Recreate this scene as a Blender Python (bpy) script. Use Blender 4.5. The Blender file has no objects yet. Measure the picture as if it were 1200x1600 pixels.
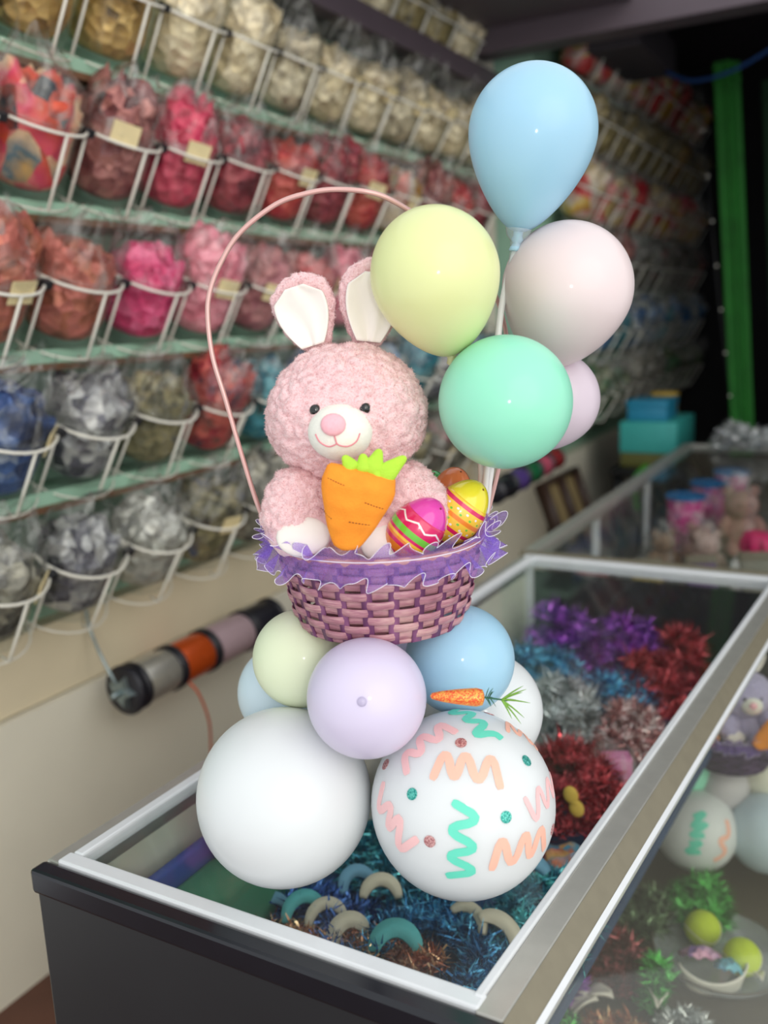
import bpy, bmesh, math, random
import numpy as np
from mathutils import Vector, Matrix, Quaternion, noise

random.seed(11)
rng = np.random.default_rng(11)
PI = math.pi
scene = bpy.context.scene
COL = scene.collection

# ------------------------------------------------------------------ camera
cam_d = bpy.data.cameras.new('camera')
cam = bpy.data.objects.new('camera', cam_d)
COL.objects.link(cam)
CR = ((0.87411, -0.06670, 0.48113), (0.48410, 0.20072, -0.85168), (-0.03977, 0.97737, 0.20774))
cam.matrix_world = Matrix([list(CR[0]) + [0.0], list(CR[1]) + [0.0], list(CR[2]) + [1.68], [0, 0, 0, 1]])
cam_d.sensor_fit = 'VERTICAL'
cam_d.sensor_height = 36.0
cam_d.lens = 32.46
cam_d.clip_start = 0.02
cam_d.dof.use_dof = True
cam_d.dof.focus_distance = 1.12
cam_d.dof.aperture_fstop = 2.6
scene.camera = cam

# ------------------------------------------------------------------ world, sun, exposure
world = bpy.data.worlds.new('world')
scene.world = world
world.use_nodes = True
bg = world.node_tree.nodes['Background']
bg.inputs['Color'].default_value = (0.93, 0.97, 1.0, 1)
bg.inputs['Strength'].default_value = 1.02

# soft directional light added from the right to lift the left wall
fill_sun_d = bpy.data.lights.new('sun', 'SUN')
fill_sun_d.energy = 1.2
fill_sun_d.angle = math.radians(55)
fill_sun_d.color = (1.0, 0.95, 0.86)
sun = bpy.data.objects.new('sun', fill_sun_d)
COL.objects.link(sun)
sun.rotation_euler = Vector((-0.78, 0.50, -0.34)).to_track_quat('-Z', 'Y').to_euler()

# the phone's flash lamp, just right of the lens
flash_d = bpy.data.lights.new('flash_lamp', 'AREA')
flash_d.shape = 'DISK'
flash_d.size = 0.09
flash_d.energy = 1.8
flash_d.color = (1.0, 0.96, 0.90)
flash = bpy.data.objects.new('flash_lamp', flash_d)
COL.objects.link(flash)
flash.location = (0.20, -0.10, 1.72)
flash.rotation_euler = Vector((-0.56, 0.80, -0.20)).to_track_quat('-Z', 'Y').to_euler()

vs = scene.view_settings
vs.view_transform = 'Standard'
vs.look = 'None'
vs.exposure = 0.0
vs.gamma = 1.0
vs.use_curve_mapping = False
scene.cycles.transparent_max_bounces = 24

# ------------------------------------------------------------------ materials
def s2l(c):
    return tuple(((v / 12.92) if v <= 0.04045 else ((v + 0.055) / 1.055) ** 2.4) for v in c)

def rgb(r, g, b):
    return s2l((r / 255.0, g / 255.0, b / 255.0)) + (1.0,)

def new_mat(name):
    m = bpy.data.materials.new(name)
    m.use_nodes = True
    nt = m.node_tree
    return m, nt, nt.nodes['Principled BSDF'], nt.nodes['Material Output']

def nd(nt, kind, **kw):
    n = nt.nodes.new(kind)
    for k, v in kw.items():
        setattr(n, k, v)
    return n

def mth(nt, op, a, b=None, c=None):
    n = nt.nodes.new('ShaderNodeMath'); n.operation = op
    for i, v in enumerate((a, b, c)):
        if v is None: continue
        if isinstance(v, (int, float)): n.inputs[i].default_value = v
        else: nt.links.new(v, n.inputs[i])
    return n.outputs[0]

def ramp(nt, fac, stops, interp='LINEAR'):
    r = nt.nodes.new('ShaderNodeValToRGB')
    r.color_ramp.interpolation = interp
    els = r.color_ramp.elements
    while len(els) > 1: els.remove(els[-1])
    els[0].position, els[0].color = stops[0]
    for p, c in stops[1:]:
        e = els.new(p); e.color = c
    nt.links.new(fac, r.inputs[0])
    return r.outputs[0]

def plain(name, col, rough=0.5, metal=0.0, spec=0.5, coat=0.0, sss=0.0, var=0.06, scale=30.0, bump=0.0, bscale=80.0):
    """principled with a little procedural variation of tone"""
    m, nt, p, out = new_mat(name)
    tc = nd(nt, 'ShaderNodeTexCoord')
    n = nd(nt, 'ShaderNodeTexNoise'); n.inputs['Scale'].default_value = scale; n.inputs['Detail'].default_value = 3
    nt.links.new(tc.outputs['Object'], n.inputs['Vector'])
    d = tuple(max(0, v * (1 - var)) for v in col[:3]) + (1,)
    l = tuple(min(1, v * (1 + var)) for v in col[:3]) + (1,)
    nt.links.new(ramp(nt, n.outputs[0], [(0.3, d), (0.7, l)]), p.inputs['Base Color'])
    p.inputs['Roughness'].default_value = rough
    p.inputs['Metallic'].default_value = metal
    p.inputs['Specular IOR Level'].default_value = spec
    p.inputs['Coat Weight'].default_value = coat
    p.inputs['Coat Roughness'].default_value = 0.08
    if sss:
        p.inputs['Subsurface Weight'].default_value = sss
        p.inputs['Subsurface Radius'].default_value = (0.03, 0.03, 0.03)
        p.inputs['Subsurface Scale'].default_value = 0.6
    if bump:
        b = nd(nt, 'ShaderNodeBump'); b.inputs['Strength'].default_value = bump; b.inputs['Distance'].default_value = 0.004
        n2 = nd(nt, 'ShaderNodeTexNoise'); n2.inputs['Scale'].default_value = bscale; n2.inputs['Detail'].default_value = 4
        nt.links.new(tc.outputs['Object'], n2.inputs['Vector'])
        nt.links.new(n2.outputs[0], b.inputs['Height'])
        nt.links.new(b.outputs[0], p.inputs['Normal'])
    return m

def balloon_mat(name, col, sss=0.35):
    m, nt, p, out = new_mat(name)
    p.inputs['Base Color'].default_value = col
    p.inputs['Roughness'].default_value = 0.45
    p.inputs['Specular IOR Level'].default_value = 0.3
    p.inputs['Coat Weight'].default_value = 0.32
    p.inputs['Coat Roughness'].default_value = 0.10
    p.inputs['Subsurface Weight'].default_value = sss
    p.inputs['Subsurface Radius'].default_value = (0.05, 0.05, 0.05)
    p.inputs['Subsurface Scale'].default_value = 0.7
    tc = nd(nt, 'ShaderNodeTexCoord')
    n = nd(nt, 'ShaderNodeTexNoise'); n.inputs['Scale'].default_value = 9; n.inputs['Detail'].default_value = 2
    nt.links.new(tc.outputs['Object'], n.inputs['Vector'])
    d = tuple(v * 0.97 for v in col[:3]) + (1,)
    nt.links.new(ramp(nt, n.outputs[0], [(0.35, d), (0.65, col)]), p.inputs['Base Color'])
    return m

def clear_mat(name, tint=(1, 1, 1, 1), f0=0.05, rough=0.02, haze=0.0, haze_col=(0.8, 0.8, 0.78, 1), bump=0.0, bscale=12.0, streak=0.0):
    """thin clear sheet: transparent plus fresnel gloss plus a little diffuse haze; haze and streak can paint in reflections"""
    m, nt, p, out = new_mat(name)
    nt.nodes.remove(p)
    tr = nd(nt, 'ShaderNodeBsdfTransparent'); tr.inputs[0].default_value = tint
    gl = nd(nt, 'ShaderNodeBsdfGlossy'); gl.inputs['Roughness'].default_value = rough
    df = nd(nt, 'ShaderNodeBsdfDiffuse'); df.inputs[0].default_value = haze_col
    lw = nd(nt, 'ShaderNodeLayerWeight'); lw.inputs[0].default_value = 0.5
    mx = nd(nt, 'ShaderNodeMixShader'); mx2 = nd(nt, 'ShaderNodeMixShader')
    tc = nd(nt, 'ShaderNodeTexCoord')
    if bump:
        b = nd(nt, 'ShaderNodeBump'); b.inputs['Strength'].default_value = bump; b.inputs['Distance'].default_value = 0.02
        n = nd(nt, 'ShaderNodeTexNoise'); n.inputs['Scale'].default_value = bscale; n.inputs['Detail'].default_value = 5
        nt.links.new(tc.outputs['Object'], n.inputs['Vector'])
        nt.links.new(n.outputs[0], b.inputs['Height'])
        nt.links.new(b.outputs[0], gl.inputs['Normal']); nt.links.new(b.outputs[0], lw.inputs['Normal'])
    if streak:
        n3 = nd(nt, 'ShaderNodeTexNoise'); n3.inputs['Scale'].default_value = bscale * 0.7; n3.inputs['Detail'].default_value = 4
        mp = nd(nt, 'ShaderNodeMapping'); mp.inputs['Scale'].default_value = (3.0, 3.0, 0.6)
        nt.links.new(tc.outputs['Object'], mp.inputs[0]); nt.links.new(mp.outputs[0], n3.inputs['Vector'])
        hz = mth(nt, 'MULTIPLY_ADD', ramp(nt, n3.outputs[0], [(0.5, (0, 0, 0, 1)), (0.68, (1, 1, 1, 1))]), streak, haze)
        nt.links.new(hz, mx.inputs[0])
    else:
        mx.inputs[0].default_value = haze
    nt.links.new(tr.outputs[0], mx.inputs[1]); nt.links.new(df.outputs[0], mx.inputs[2])
    nt.links.new(mth(nt, 'MULTIPLY_ADD', mth(nt, 'POWER', lw.outputs['Facing'], 5.0), 0.55, f0 * 0.7), mx2.inputs[0])
    nt.links.new(mx.outputs[0], mx2.inputs[1]); nt.links.new(gl.outputs[0], mx2.inputs[2])
    nt.links.new(mx2.outputs[0], out.inputs[0])
    return m

def filling_mat(name, cols, metal=0.25, scale=32.0):
    """crumpled foil or shreds of several colours"""
    m, nt, p, out = new_mat(name)
    tc = nd(nt, 'ShaderNodeTexCoord'); oi = nd(nt, 'ShaderNodeObjectInfo')
    va = nd(nt, 'ShaderNodeVectorMath', operation='ADD')
    sc = mth(nt, 'MULTIPLY', oi.outputs['Random'], 37.0)
    nt.links.new(tc.outputs['Object'], va.inputs[0]); nt.links.new(sc, va.inputs[1])
    v = nd(nt, 'ShaderNodeTexVoronoi'); v.inputs['Scale'].default_value = scale
    nt.links.new(va.outputs[0], v.inputs['Vector'])
    n = nd(nt, 'ShaderNodeTexNoise'); n.inputs['Scale'].default_value = scale * 0.35; n.inputs['Detail'].default_value = 4
    nt.links.new(va.outputs[0], n.inputs['Vector'])
    sep = nd(nt, 'ShaderNodeSeparateColor'); nt.links.new(v.outputs['Color'], sep.inputs[0])
    f = mth(nt, 'MULTIPLY_ADD', sep.outputs[0], 0.55, mth(nt, 'MULTIPLY_ADD', n.outputs[0], 1.3, -0.42))
    k = len(cols)
    st = [(0.06 + 0.88 * i / (k - 1), c) for i, c in enumerate(cols)]
    nt.links.new(ramp(nt, f, st), p.inputs['Base Color'])
    p.inputs['Metallic'].default_value = metal
    p.inputs['Roughness'].default_value = 0.38
    b = nd(nt, 'ShaderNodeBump'); b.inputs['Strength'].default_value = 0.8; b.inputs['Distance'].default_value = 0.012
    nt.links.new(v.outputs['Distance'], b.inputs['Height']); nt.links.new(b.outputs[0], p.inputs['Normal'])
    return m

M = {}
M['beige'] = plain('painted_beige_wall', rgb(222, 208, 178), 0.75, var=0.05, scale=3)
M['beige2'] = plain('painted_pale_wall', rgb(230, 224, 206), 0.7, var=0.04, scale=3)
M['mint'] = plain('mint_board', rgb(152, 190, 166), 0.55, var=0.08, scale=6)
M['brown'] = plain('brown_edge', rgb(104, 72, 48), 0.6, var=0.15, scale=20)
M['floor'] = plain('brown_floor', rgb(92, 58, 44), 0.6, var=0.15, scale=5)
M['dark'] = plain('dark_cloth', rgb(20, 19, 22), 0.9, var=0.2, scale=6)
M['beam'] = plain('purple_grey_beam', rgb(94, 82, 90), 0.55, var=0.06, scale=4)
M['ceil'] = plain('dark_ceiling', rgb(66, 60, 66), 0.7, var=0.08, scale=3)
M['white_wire'] = plain('white_wire', rgb(232, 228, 216), 0.4, var=0.03)
M['clip'] = plain('black_clip', rgb(34, 34, 38), 0.5)
M['tag'] = plain('cream_card', rgb(226, 208, 160), 0.7, var=0.06)
M['glass'] = clear_mat('jar_glass', (0.96, 0.97, 0.96, 1), 0.05, 0.05, haze=0.015)
M['bag'] = clear_mat('clear_bag_film', (0.96, 0.96, 0.95, 1), 0.06, 0.20, haze=0.03, haze_col=(0.75, 0.74, 0.70, 1), bump=1.0, bscale=16, streak=0.24)  # streak paints pale highlights into the crumpled film
M['case_glass'] = clear_mat('case_glass', (0.97, 0.985, 0.98, 1), 0.04, 0.01, haze=0.008)
M['front_glass'] = clear_mat('front_glass', (0.96, 0.97, 0.94, 1), 0.06, 0.03, haze=0.05, haze_col=(0.52, 0.50, 0.42, 1))  # haze colour paints a pale veil of reflections over the sloping glass
M['alu'] = plain('brushed_aluminium', rgb(186, 184, 176), 0.36, metal=0.55, var=0.04, scale=40)
M['alu_dark'] = plain('olive_aluminium', rgb(140, 132, 112), 0.45, metal=0.4, var=0.05, scale=40)  # darker, olive-toned aluminium
M['white_rail'] = plain('white_rail', rgb(228, 230, 232), 0.3, metal=0.1, var=0.02)
M['black_panel'] = plain('black_panel', rgb(30, 31, 34), 0.42, var=0.12, scale=5)
M['black_gloss'] = plain('black_gloss', rgb(22, 23, 30), 0.22, var=0.1)
M['deck'] = plain('dark_olive_deck', rgb(84, 74, 58), 0.6, var=0.12, scale=8)
M['shelf'] = plain('shelf_grey', rgb(110, 112, 110), 0.5, var=0.08)
M['shelf_blue'] = plain('deep_blue_lining', rgb(40, 66, 104), 0.6, var=0.2, scale=12)
M['green_drape'] = plain('green_cloth', rgb(26, 104, 28), 0.75, var=0.2, scale=7)
M['green_drape2'] = plain('deep_green_cloth', rgb(16, 52, 26), 0.8, var=0.2, scale=7)

# ------------------------------------------------------------------ mesh helpers
def link(o, parent=None):
    COL.objects.link(o)
    if parent is not None: o.parent = parent
    return o

def mesh(name, verts, faces, mat=None, smooth=True):
    me = bpy.data.meshes.new(name)
    me.from_pydata([tuple(v) for v in verts], [], faces)
    if smooth: me.polygons.foreach_set('use_smooth', [True] * len(me.polygons))
    if mat is not None: me.materials.append(mat)
    me.update()
    return me

def obj(name, geo, mat=None, parent=None, smooth=True, kind=None):
    me = geo if isinstance(geo, bpy.types.Mesh) else mesh(name, geo[0], geo[1], mat, smooth)
    o = bpy.data.objects.new(name, me)
    link(o, parent)
    if kind: o['kind'] = kind
    return o

def thing(name, label, cat, loc=(0, 0, 0), rotz=0.0, group=None, quat=None):
    o = bpy.data.objects.new(name, None)
    link(o)
    o.empty_display_size = 0.05
    o.location = loc
    if quat is not None:
        o.rotation_mode = 'QUATERNION'; o.rotation_quaternion = quat
    else:
        o.rotation_euler = (0, 0, rotz)
    o['label'] = label; o['category'] = cat
    if group: o['group'] = group
    return o

def tag(o, label, cat, group=None, kind=None):
    o['label'] = label; o['category'] = cat
    if group: o['group'] = group
    if kind: o['kind'] = kind
    return o

def join(*geos):
    vs_, fs_ = [], []
    for v, f in geos:
        k = len(vs_)
        vs_.extend([tuple(p) for p in v]); fs_.extend([tuple(i + k for i in q) for q in f])
    return vs_, fs_

def move(geo, d):
    return [(p[0] + d[0], p[1] + d[1], p[2] + d[2]) for p in geo[0]], geo[1]

def xf(geo, mat4):
    return [tuple(mat4 @ Vector(p)) for p in geo[0]], geo[1]

def box(x0, x1, y0, y1, z0, z1, bev=0.0):
    bm = bmesh.new()
    bmesh.ops.create_cube(bm, size=1)
    for v in bm.verts:
        v.co = Vector(((x0 + x1) / 2 + v.co.x * (x1 - x0), (y0 + y1) / 2 + v.co.y * (y1 - y0), (z0 + z1) / 2 + v.co.z * (z1 - z0)))
    if bev:
        bmesh.ops.bevel(bm, geom=list(bm.edges), offset=bev, segments=2, affect='EDGES', profile=0.5)
    bm.verts.index_update()
    g = [tuple(v.co) for v in bm.verts], [tuple(v.index for v in f.verts) for f in bm.faces]
    bm.free()
    return g

def ico(sub, rx=1, ry=1, rz=1):
    bm = bmesh.new()
    bmesh.ops.create_icosphere(bm, subdivisions=sub, radius=1)
    g = [(v.co.x * rx, v.co.y * ry, v.co.z * rz) for v in bm.verts], [tuple(v.index for v in f.verts) for f in bm.faces]
    bm.free()
    return g

def lathe(prof, n=32, cap=True):
    """prof: list of (r, z); revolved around z"""
    v, f = [], []
    for r, z in prof:
        for i in range(n):
            a = 2 * PI * i / n
            v.append((r * math.cos(a), r * math.sin(a), z))
    for j in range(len(prof) - 1):
        for i in range(n):
            a, b = j * n + i, j * n + (i + 1) % n
            f.append((a, b, b + n, a + n))
    if cap:
        f.append(tuple(range(n - 1, -1, -1)))
        k = (len(prof) - 1) * n
        f.append(tuple(range(k, k + n)))
    return v, f

def frames(pts):
    pts = [Vector(p) for p in pts]
    out = []
    nrm = None
    for i, p in enumerate(pts):
        t = (pts[min(i + 1, len(pts) - 1)] - pts[max(i - 1, 0)])
        t = t.normalized() if t.length > 1e-9 else Vector((0, 0, 1))
        if nrm is None:
            nrm = t.cross(Vector((0.31, 0.17, 0.93)))
            if nrm.length < 1e-4: nrm = t.cross(Vector((1, 0, 0)))
        nrm = nrm - t * nrm.dot(t); nrm.normalize()
        out.append((p, t, nrm.copy(), t.cross(nrm)))
    return out

def tube(pts, r, n=8, closed=False):
    v, f = [], []
    fr = frames(pts)
    m = len(fr)
    for i, (p, t, a, b) in enumerate(fr):
        rr = r[i] if isinstance(r, (list, tuple)) else r
        for k in range(n):
            q = 2 * PI * k / n
            v.append(tuple(p + a * (rr * math.cos(q)) + b * (rr * math.sin(q))))
    for i in range(m if closed else m - 1):
        for k in range(n):
            i2 = (i + 1) % m
            f.append((i * n + k, i * n + (k + 1) % n, i2 * n + (k + 1) % n, i2 * n + k))
    if not closed:
        f.append(tuple(range(n - 1, -1, -1))); f.append(tuple(range((m - 1) * n, m * n)))
    return v, f

def spline(pts, k=8, closed=False):
    pts = [Vector(p) for p in pts]
    n = len(pts)
    out = []
    for i in range(n if closed else n - 1):
        if closed:
            p0, p1, p2, p3 = (pts[(i + j) % n] for j in (-1, 0, 1, 2))
        else:
            p0, p1, p2, p3 = pts[max(i - 1, 0)], pts[i], pts[i + 1], pts[min(i + 2, n - 1)]
        for s in range(k):
            t = s / k
            out.append(0.5 * ((2 * p1) + (p2 - p0) * t + (2 * p0 - 5 * p1 + 4 * p2 - p3) * t * t + (3 * p1 - p0 - 3 * p2 + p3) * t ** 3))
    if not closed: out.append(pts[-1])
    return out

def grid(fn, nu, nv, closed_u=False):
    """surface fn(i/nu, j/nv)"""
    v = [fn(i / nu, j / nv) for i in range(nu if closed_u else nu + 1) for j in range(nv + 1)]
    f = []
    w = nv + 1
    for i in range(nu):
        i2 = (i + 1) % nu if closed_u else i + 1
        for j in range(nv):
            f.append((i * w + j, i2 * w + j, i2 * w + j + 1, i * w + j + 1))
    return v, f

def slab(geo, thick):
    """give an open grid sheet real thickness along its normals"""
    me = mesh('tmp', geo[0], geo[1])
    nv = [v.normal.copy() for v in me.vertices]
    co = [v.co.copy() for v in me.vertices]
    ec = {}
    for p in me.polygons:
        vs_ = list(p.vertices)
        for a, b in zip(vs_, vs_[1:] + vs_[:1]):
            ec[(a, b)] = ec.get((a, b), 0) + 1
    n = len(co)
    v = [tuple(c + d * thick * .5) for c, d in zip(co, nv)] + [tuple(c - d * thick * .5) for c, d in zip(co, nv)]
    f = [tuple(p.vertices) for p in me.polygons] + [tuple(i + n for i in reversed(p.vertices)) for p in me.polygons]
    for (a, b) in ec:
        if (b, a) not in ec: f.append((b, a, a + n, b + n))
    bpy.data.meshes.remove(me)
    return v, f

ORD = ['first', 'second', 'third', 'fourth', 'fifth', 'sixth', 'seventh', 'eighth', 'ninth', 'tenth', 'eleventh', 'twelfth', 'thirteenth', 'fourteenth']

def structure(name, geo, mat, parent=None, label=None, cat=None):
    o = obj(name, geo, mat, parent, smooth=False)
    if parent is None:
        o['kind'] = 'structure'
        if label: o['label'] = label
        if cat: o['category'] = cat
    return o

# ================================================================== THE SETTING
structure('floor', box(-2.2, 2.0, -1.0, 7.6, -0.06, 0.0), M['floor'], label='brown floor at the foot of the beige wall', cat='floor')
wl = structure('wall_left', box(-2.08, -1.96, 0.2, 4.3, 0.93, 3.2), M['mint'], label='mint green display wall behind the rows of jars', cat='wall')
structure('ledge_panel', box(-1.96, -1.90, 0.2, 4.3, 0.735, 0.93), M['beige'], wl)
wlo = structure('wall_lower', box(-2.08, -1.885, 0.2, 4.3, 0.0, 0.728), M['beige2'], label='plain pale beige lower wall under the jar racks', cat='wall')
wf = structure('wall_far', box(-1.75, -1.56, 4.3, 7.3, 0.93, 3.3), M['mint'], label='shaded display wall behind the far jar rack', cat='wall')
structure('lower_panel', box(-1.75, -1.50, 4.3, 7.3, 0.0, 0.93), M['beige2'], wf)
structure('end_panel', box(-1.96, -1.752, 4.302, 4.36, 0.0, 3.3), M['beige2'], wf)
structure('wall_back', box(-1.9, 1.5, 7.3, 7.4, 0.0, 3.4), M['dark'], label='black back wall at the end of the stall', cat='wall')
structure('blocker_wall_right', box(1.2, 1.3, 3.3, 7.4, 0.0, 3.4), M['ceil'], label='unseen dark partition added on the right to block light', cat='wall')  # out of view, added to keep the far end of the stall dark
structure('ceiling', box(-2.1, 1.3, 3.9, 7.4, 3.3, 3.36), M['ceil'], label='dark ceiling over the back of the stall', cat='ceiling')
structure('trim_1', box(-1.80, -1.72, 1.6, 4.3, 2.665, 2.75, 0.006), M['beam'], label='purple-grey metal strip along the top of the near jar rack', cat='beam')
structure('trim_2', box(-1.76, 1.2, 4.06, 4.20, 2.785, 3.30, 0.006), M['beam'], label='purple-grey cross beam under the ceiling', cat='beam')
structure('trim_3', box(-1.70, -1.05, 2.2, 4.06, 2.88, 2.96, 0.006), M['beam'], label='wide dark purple-grey soffit panel above the jar rack', cat='beam')
structure('trim_4', box(-1.34, -1.10, 4.4, 5.1, 2.80, 2.96, 0.006), M['ceil'], label='dark purple box beam hanging over the far jar rack', cat='beam')

# ---- shelf ledges carrying the rows of jars (mint board with brown edge)
ROW_Z = {'A': 2.335, 'B': 1.99, 'C': 1.645, 'D': 1.305, 'E': 0.975}
for k, z in ROW_Z.items():
    if k == 'E': continue
    structure('shelf_ledge', box(-1.96, -1.805, 0.6, 4.29, z - 0.045, z - 0.012), M['mint'], wl)
    structure('ledge_edge', box(-1.96, -1.80, 0.6, 4.29, z - 0.062, z - 0.045), M['brown'], wl)

# ================================================================== JARS ON THE WALL
def jar_filling_mesh(seed, sz):
    v, f = ico(4)
    out = []
    off = Vector((seed * 7.3, seed * 3.1, 0))
    for p in v:
        q = Vector(p)
        d = noise.fractal(q * 2.2 + off, 0.8, 2.0, 3) * 0.16 + noise.noise(q * 6 + off) * 0.09
        x, y, z = q
        rad = math.hypot(x, y)
        # squash towards a cylinder that fills the jar and bulges over the rim
        kx = 0.092 * (1 + (d if z > 0.15 else d * 0.25))
        k = (abs(z) ** 4 + rad ** 4) ** 0.25
        out.append((x / k * kx, y / k * kx, 0.012 + (z / k + 1) / 2 * (sz * (1 + (d if z > 0 else 0)))))
    return mesh('filling', out, f)

FILL = [jar_filling_mesh(i + 1, 0.215 + 0.025 * (i % 3)) for i in range(6)]
JAR = mesh('glass_jar', *lathe([(0.004, 0.004), (0.084, 0.004), (0.094, 0.012), (0.097, 0.03), (0.098, 0.165), (0.1, 0.178), (0.098, 0.178), (0.094, 0.165)], 28, cap=False), M['glass'])

def bag_mesh(seed):
    off = Vector((seed * 5.1, 2.2, seed))
    tip = (random.uniform(-.05, .05), random.uniform(-.05, .05))
    def fn(u, v):
        a = u * 2 * PI
        r = 0.103 * (1 - v ** 1.5 * 0.72) + 0.012 * math.sin(v * PI)
        z = 0.165 + v * 0.155
        n1 = noise.noise(Vector((math.cos(a) * 1.6, math.sin(a) * 1.6, v * 2.4)) + off)
        n2 = noise.noise(Vector((math.cos(a) * 4, math.sin(a) * 4, v * 3)) + off)
        r *= 1 + (0.35 * n1 + 0.18 * n2) * min(1, v * 2 + 0.12)
        return (math.cos(a) * r + tip[0] * v * v, math.sin(a) * r + tip[1] * v * v, z + 0.05 * n1 * v)
    g = grid(fn, 30, 9, closed_u=True)
    return mesh('bag', g[0], g[1], M['bag'])

BAG = [bag_mesh(i) for i in range(5)]
TAGM = mesh('price_card', *box(-0.0015, 0.0015, -0.032, 0.032, -0.026, 0.026), M['tag'], smooth=False)
CLIPM = mesh('clip', *box(-0.010, 0.010, -0.014, 0.014, -0.010, 0.010, 0.003), M['clip'], smooth=False)

# wire holder parts, in the jar's own frame (z along the jar, +x away from the wall)
def arc_pts(r, z, a0, a1, n=14, yk=1.0):
    return [(r * math.cos(a0 + (a1 - a0) * i / n), yk * r * math.sin(a0 + (a1 - a0) * i / n), z) for i in range(n + 1)]
RIM = mesh('rim', *tube(arc_pts(0.112, 0.166, -PI * 0.56, PI * 0.56, 16, 1.06), 0.0038, 6), M['white_wire'])
FOOT = mesh('foot_wire', *tube(arc_pts(0.112, -0.004, -PI * 0.5, PI * 0.5, 12, 1.06), 0.0022, 6), M['white_wire'])
BARM = mesh('bar', *tube([(0.112, 0, 0.168), (0.112, 0, -0.005), (0.085, 0, -0.010)], 0.0036, 6), M['white_wire'])
BARS = mesh('bar', *tube([(0.058, 0.103, 0.168), (0.058, 0.103, -0.005), (0.035, 0.103, -0.01)], 0.0036, 6), M['white_wire'])

PAL = {}
def pal(key, cols, metal=0.25, scale=34):
    PAL[key] = filling_mat('filling_' + key, [rgb(*[min(250, v * 1.04) for v in c]) for c in cols], metal, scale)
pal('gold', [(96, 74, 40), (176, 140, 76), (206, 172, 108), (150, 116, 62)], 0.4)
pal('champagne', [(140, 122, 92), (214, 196, 156), (236, 222, 190), (176, 158, 120)], 0.3)
pal('ivory', [(80, 70, 58), (190, 176, 146), (226, 214, 184), (120, 104, 80)], 0.25)
pal('coral', [(190, 92, 70), (226, 118, 90), (238, 150, 124)], 0.05)
pal('mixed', [(40, 50, 60), (214, 84, 56), (200, 60, 92), (226, 190, 150), (60, 96, 110), (236, 172, 40)], 0.1, 18)
pal('rosewood', [(62, 30, 30), (124, 66, 66), (180, 120, 112), (96, 46, 50)], 0.3)
pal('crimson', [(110, 24, 44), (188, 44, 78), (206, 84, 104), (140, 30, 50)], 0.2)
pal('maroon', [(66, 20, 26), (122, 34, 48), (166, 72, 80), (92, 50, 44)], 0.3)
pal('scarlet', [(104, 20, 30), (176, 38, 50), (186, 84, 70), (130, 28, 42)], 0.2)
pal('copper', [(110, 58, 44), (172, 100, 76), (196, 112, 100), (140, 70, 56)], 0.35)
pal('salmon', [(150, 70, 72), (206, 112, 112), (226, 150, 150), (170, 84, 84)], 0.2)
pal('magenta', [(150, 30, 74), (214, 56, 112), (232, 110, 150), (190, 40, 92)], 0.15)
pal('rose', [(170, 84, 100), (218, 124, 140), (236, 160, 172), (196, 100, 116)], 0.15)
pal('dusty', [(120, 66, 72), (166, 100, 108), (190, 130, 130), (140, 84, 84)], 0.2)
pal('navy', [(20, 26, 48), (42, 62, 106), (66, 96, 150), (150, 160, 176)], 0.35)
pal('steel', [(40, 40, 48), (92, 92, 104), (190, 190, 188), (70, 66, 82)], 0.4)
pal('olive', [(50, 48, 36), (96, 92, 66), (150, 140, 104), (60, 70, 96)], 0.25)
pal('tartan', [(30, 36, 60), (150, 44, 54), (190, 90, 80), (60, 60, 56)], 0.2)
pal('teal', [(16, 60, 76), (30, 110, 130), (80, 150, 160), (40, 60, 60)], 0.2)
pal('silver', [(84, 84, 80), (156, 156, 150), (206, 206, 198), (120, 116, 104)], 0.45)
pal('smoke', [(44, 44, 42), (104, 102, 94), (160, 156, 140), (74, 70, 58)], 0.3)
pal('khaki', [(60, 52, 34), (130, 116, 78), (168, 150, 100), (90, 76, 48)], 0.25)
pal('redwhite', [(150, 30, 36), (206, 50, 50), (200, 190, 176), (200, 160, 50), (120, 30, 30)], 0.15, 14)
pal('pewter', [(40, 44, 42), (92, 92, 86), (130, 126, 114), (120, 60, 70)], 0.3)
pal('bluewhite', [(40, 76, 120), (60, 116, 170), (176, 180, 176), (60, 90, 90)], 0.2, 14)
pal('green', [(24, 50, 34), (44, 96, 60), (120, 120, 90), (60, 70, 50)], 0.2)

WORD = {'gold': 'gold shreds', 'champagne': 'champagne shreds', 'ivory': 'ivory and brown shreds', 'coral': 'coral pieces', 'mixed': 'multicoloured pieces',
        'rosewood': 'brown-pink foil', 'crimson': 'crimson pieces', 'maroon': 'maroon foil', 'scarlet': 'scarlet foil', 'copper': 'copper-red foil',
        'salmon': 'salmon pink film', 'magenta': 'hot pink film', 'rose': 'rose pink pieces', 'dusty': 'dusty pink film', 'navy': 'navy blue foil',
        'steel': 'steel grey foil', 'olive': 'olive and blue pieces', 'tartan': 'red and navy pieces', 'teal': 'teal pieces', 'silver': 'clear silver film',
        'smoke': 'smoky grey pieces', 'khaki': 'khaki shreds', 'redwhite': 'red and white pieces', 'pewter': 'pewter grey pieces', 'bluewhite': 'blue and white pieces', 'green': 'dark green pieces'}
FILLM = {}
def filling(idx, key):
    if (idx, key) not in FILLM:
        me = FILL[idx].copy(); me.materials.append(PAL[key]); FILLM[(idx, key)] = me
    return FILLM[(idx, key)]

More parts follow.
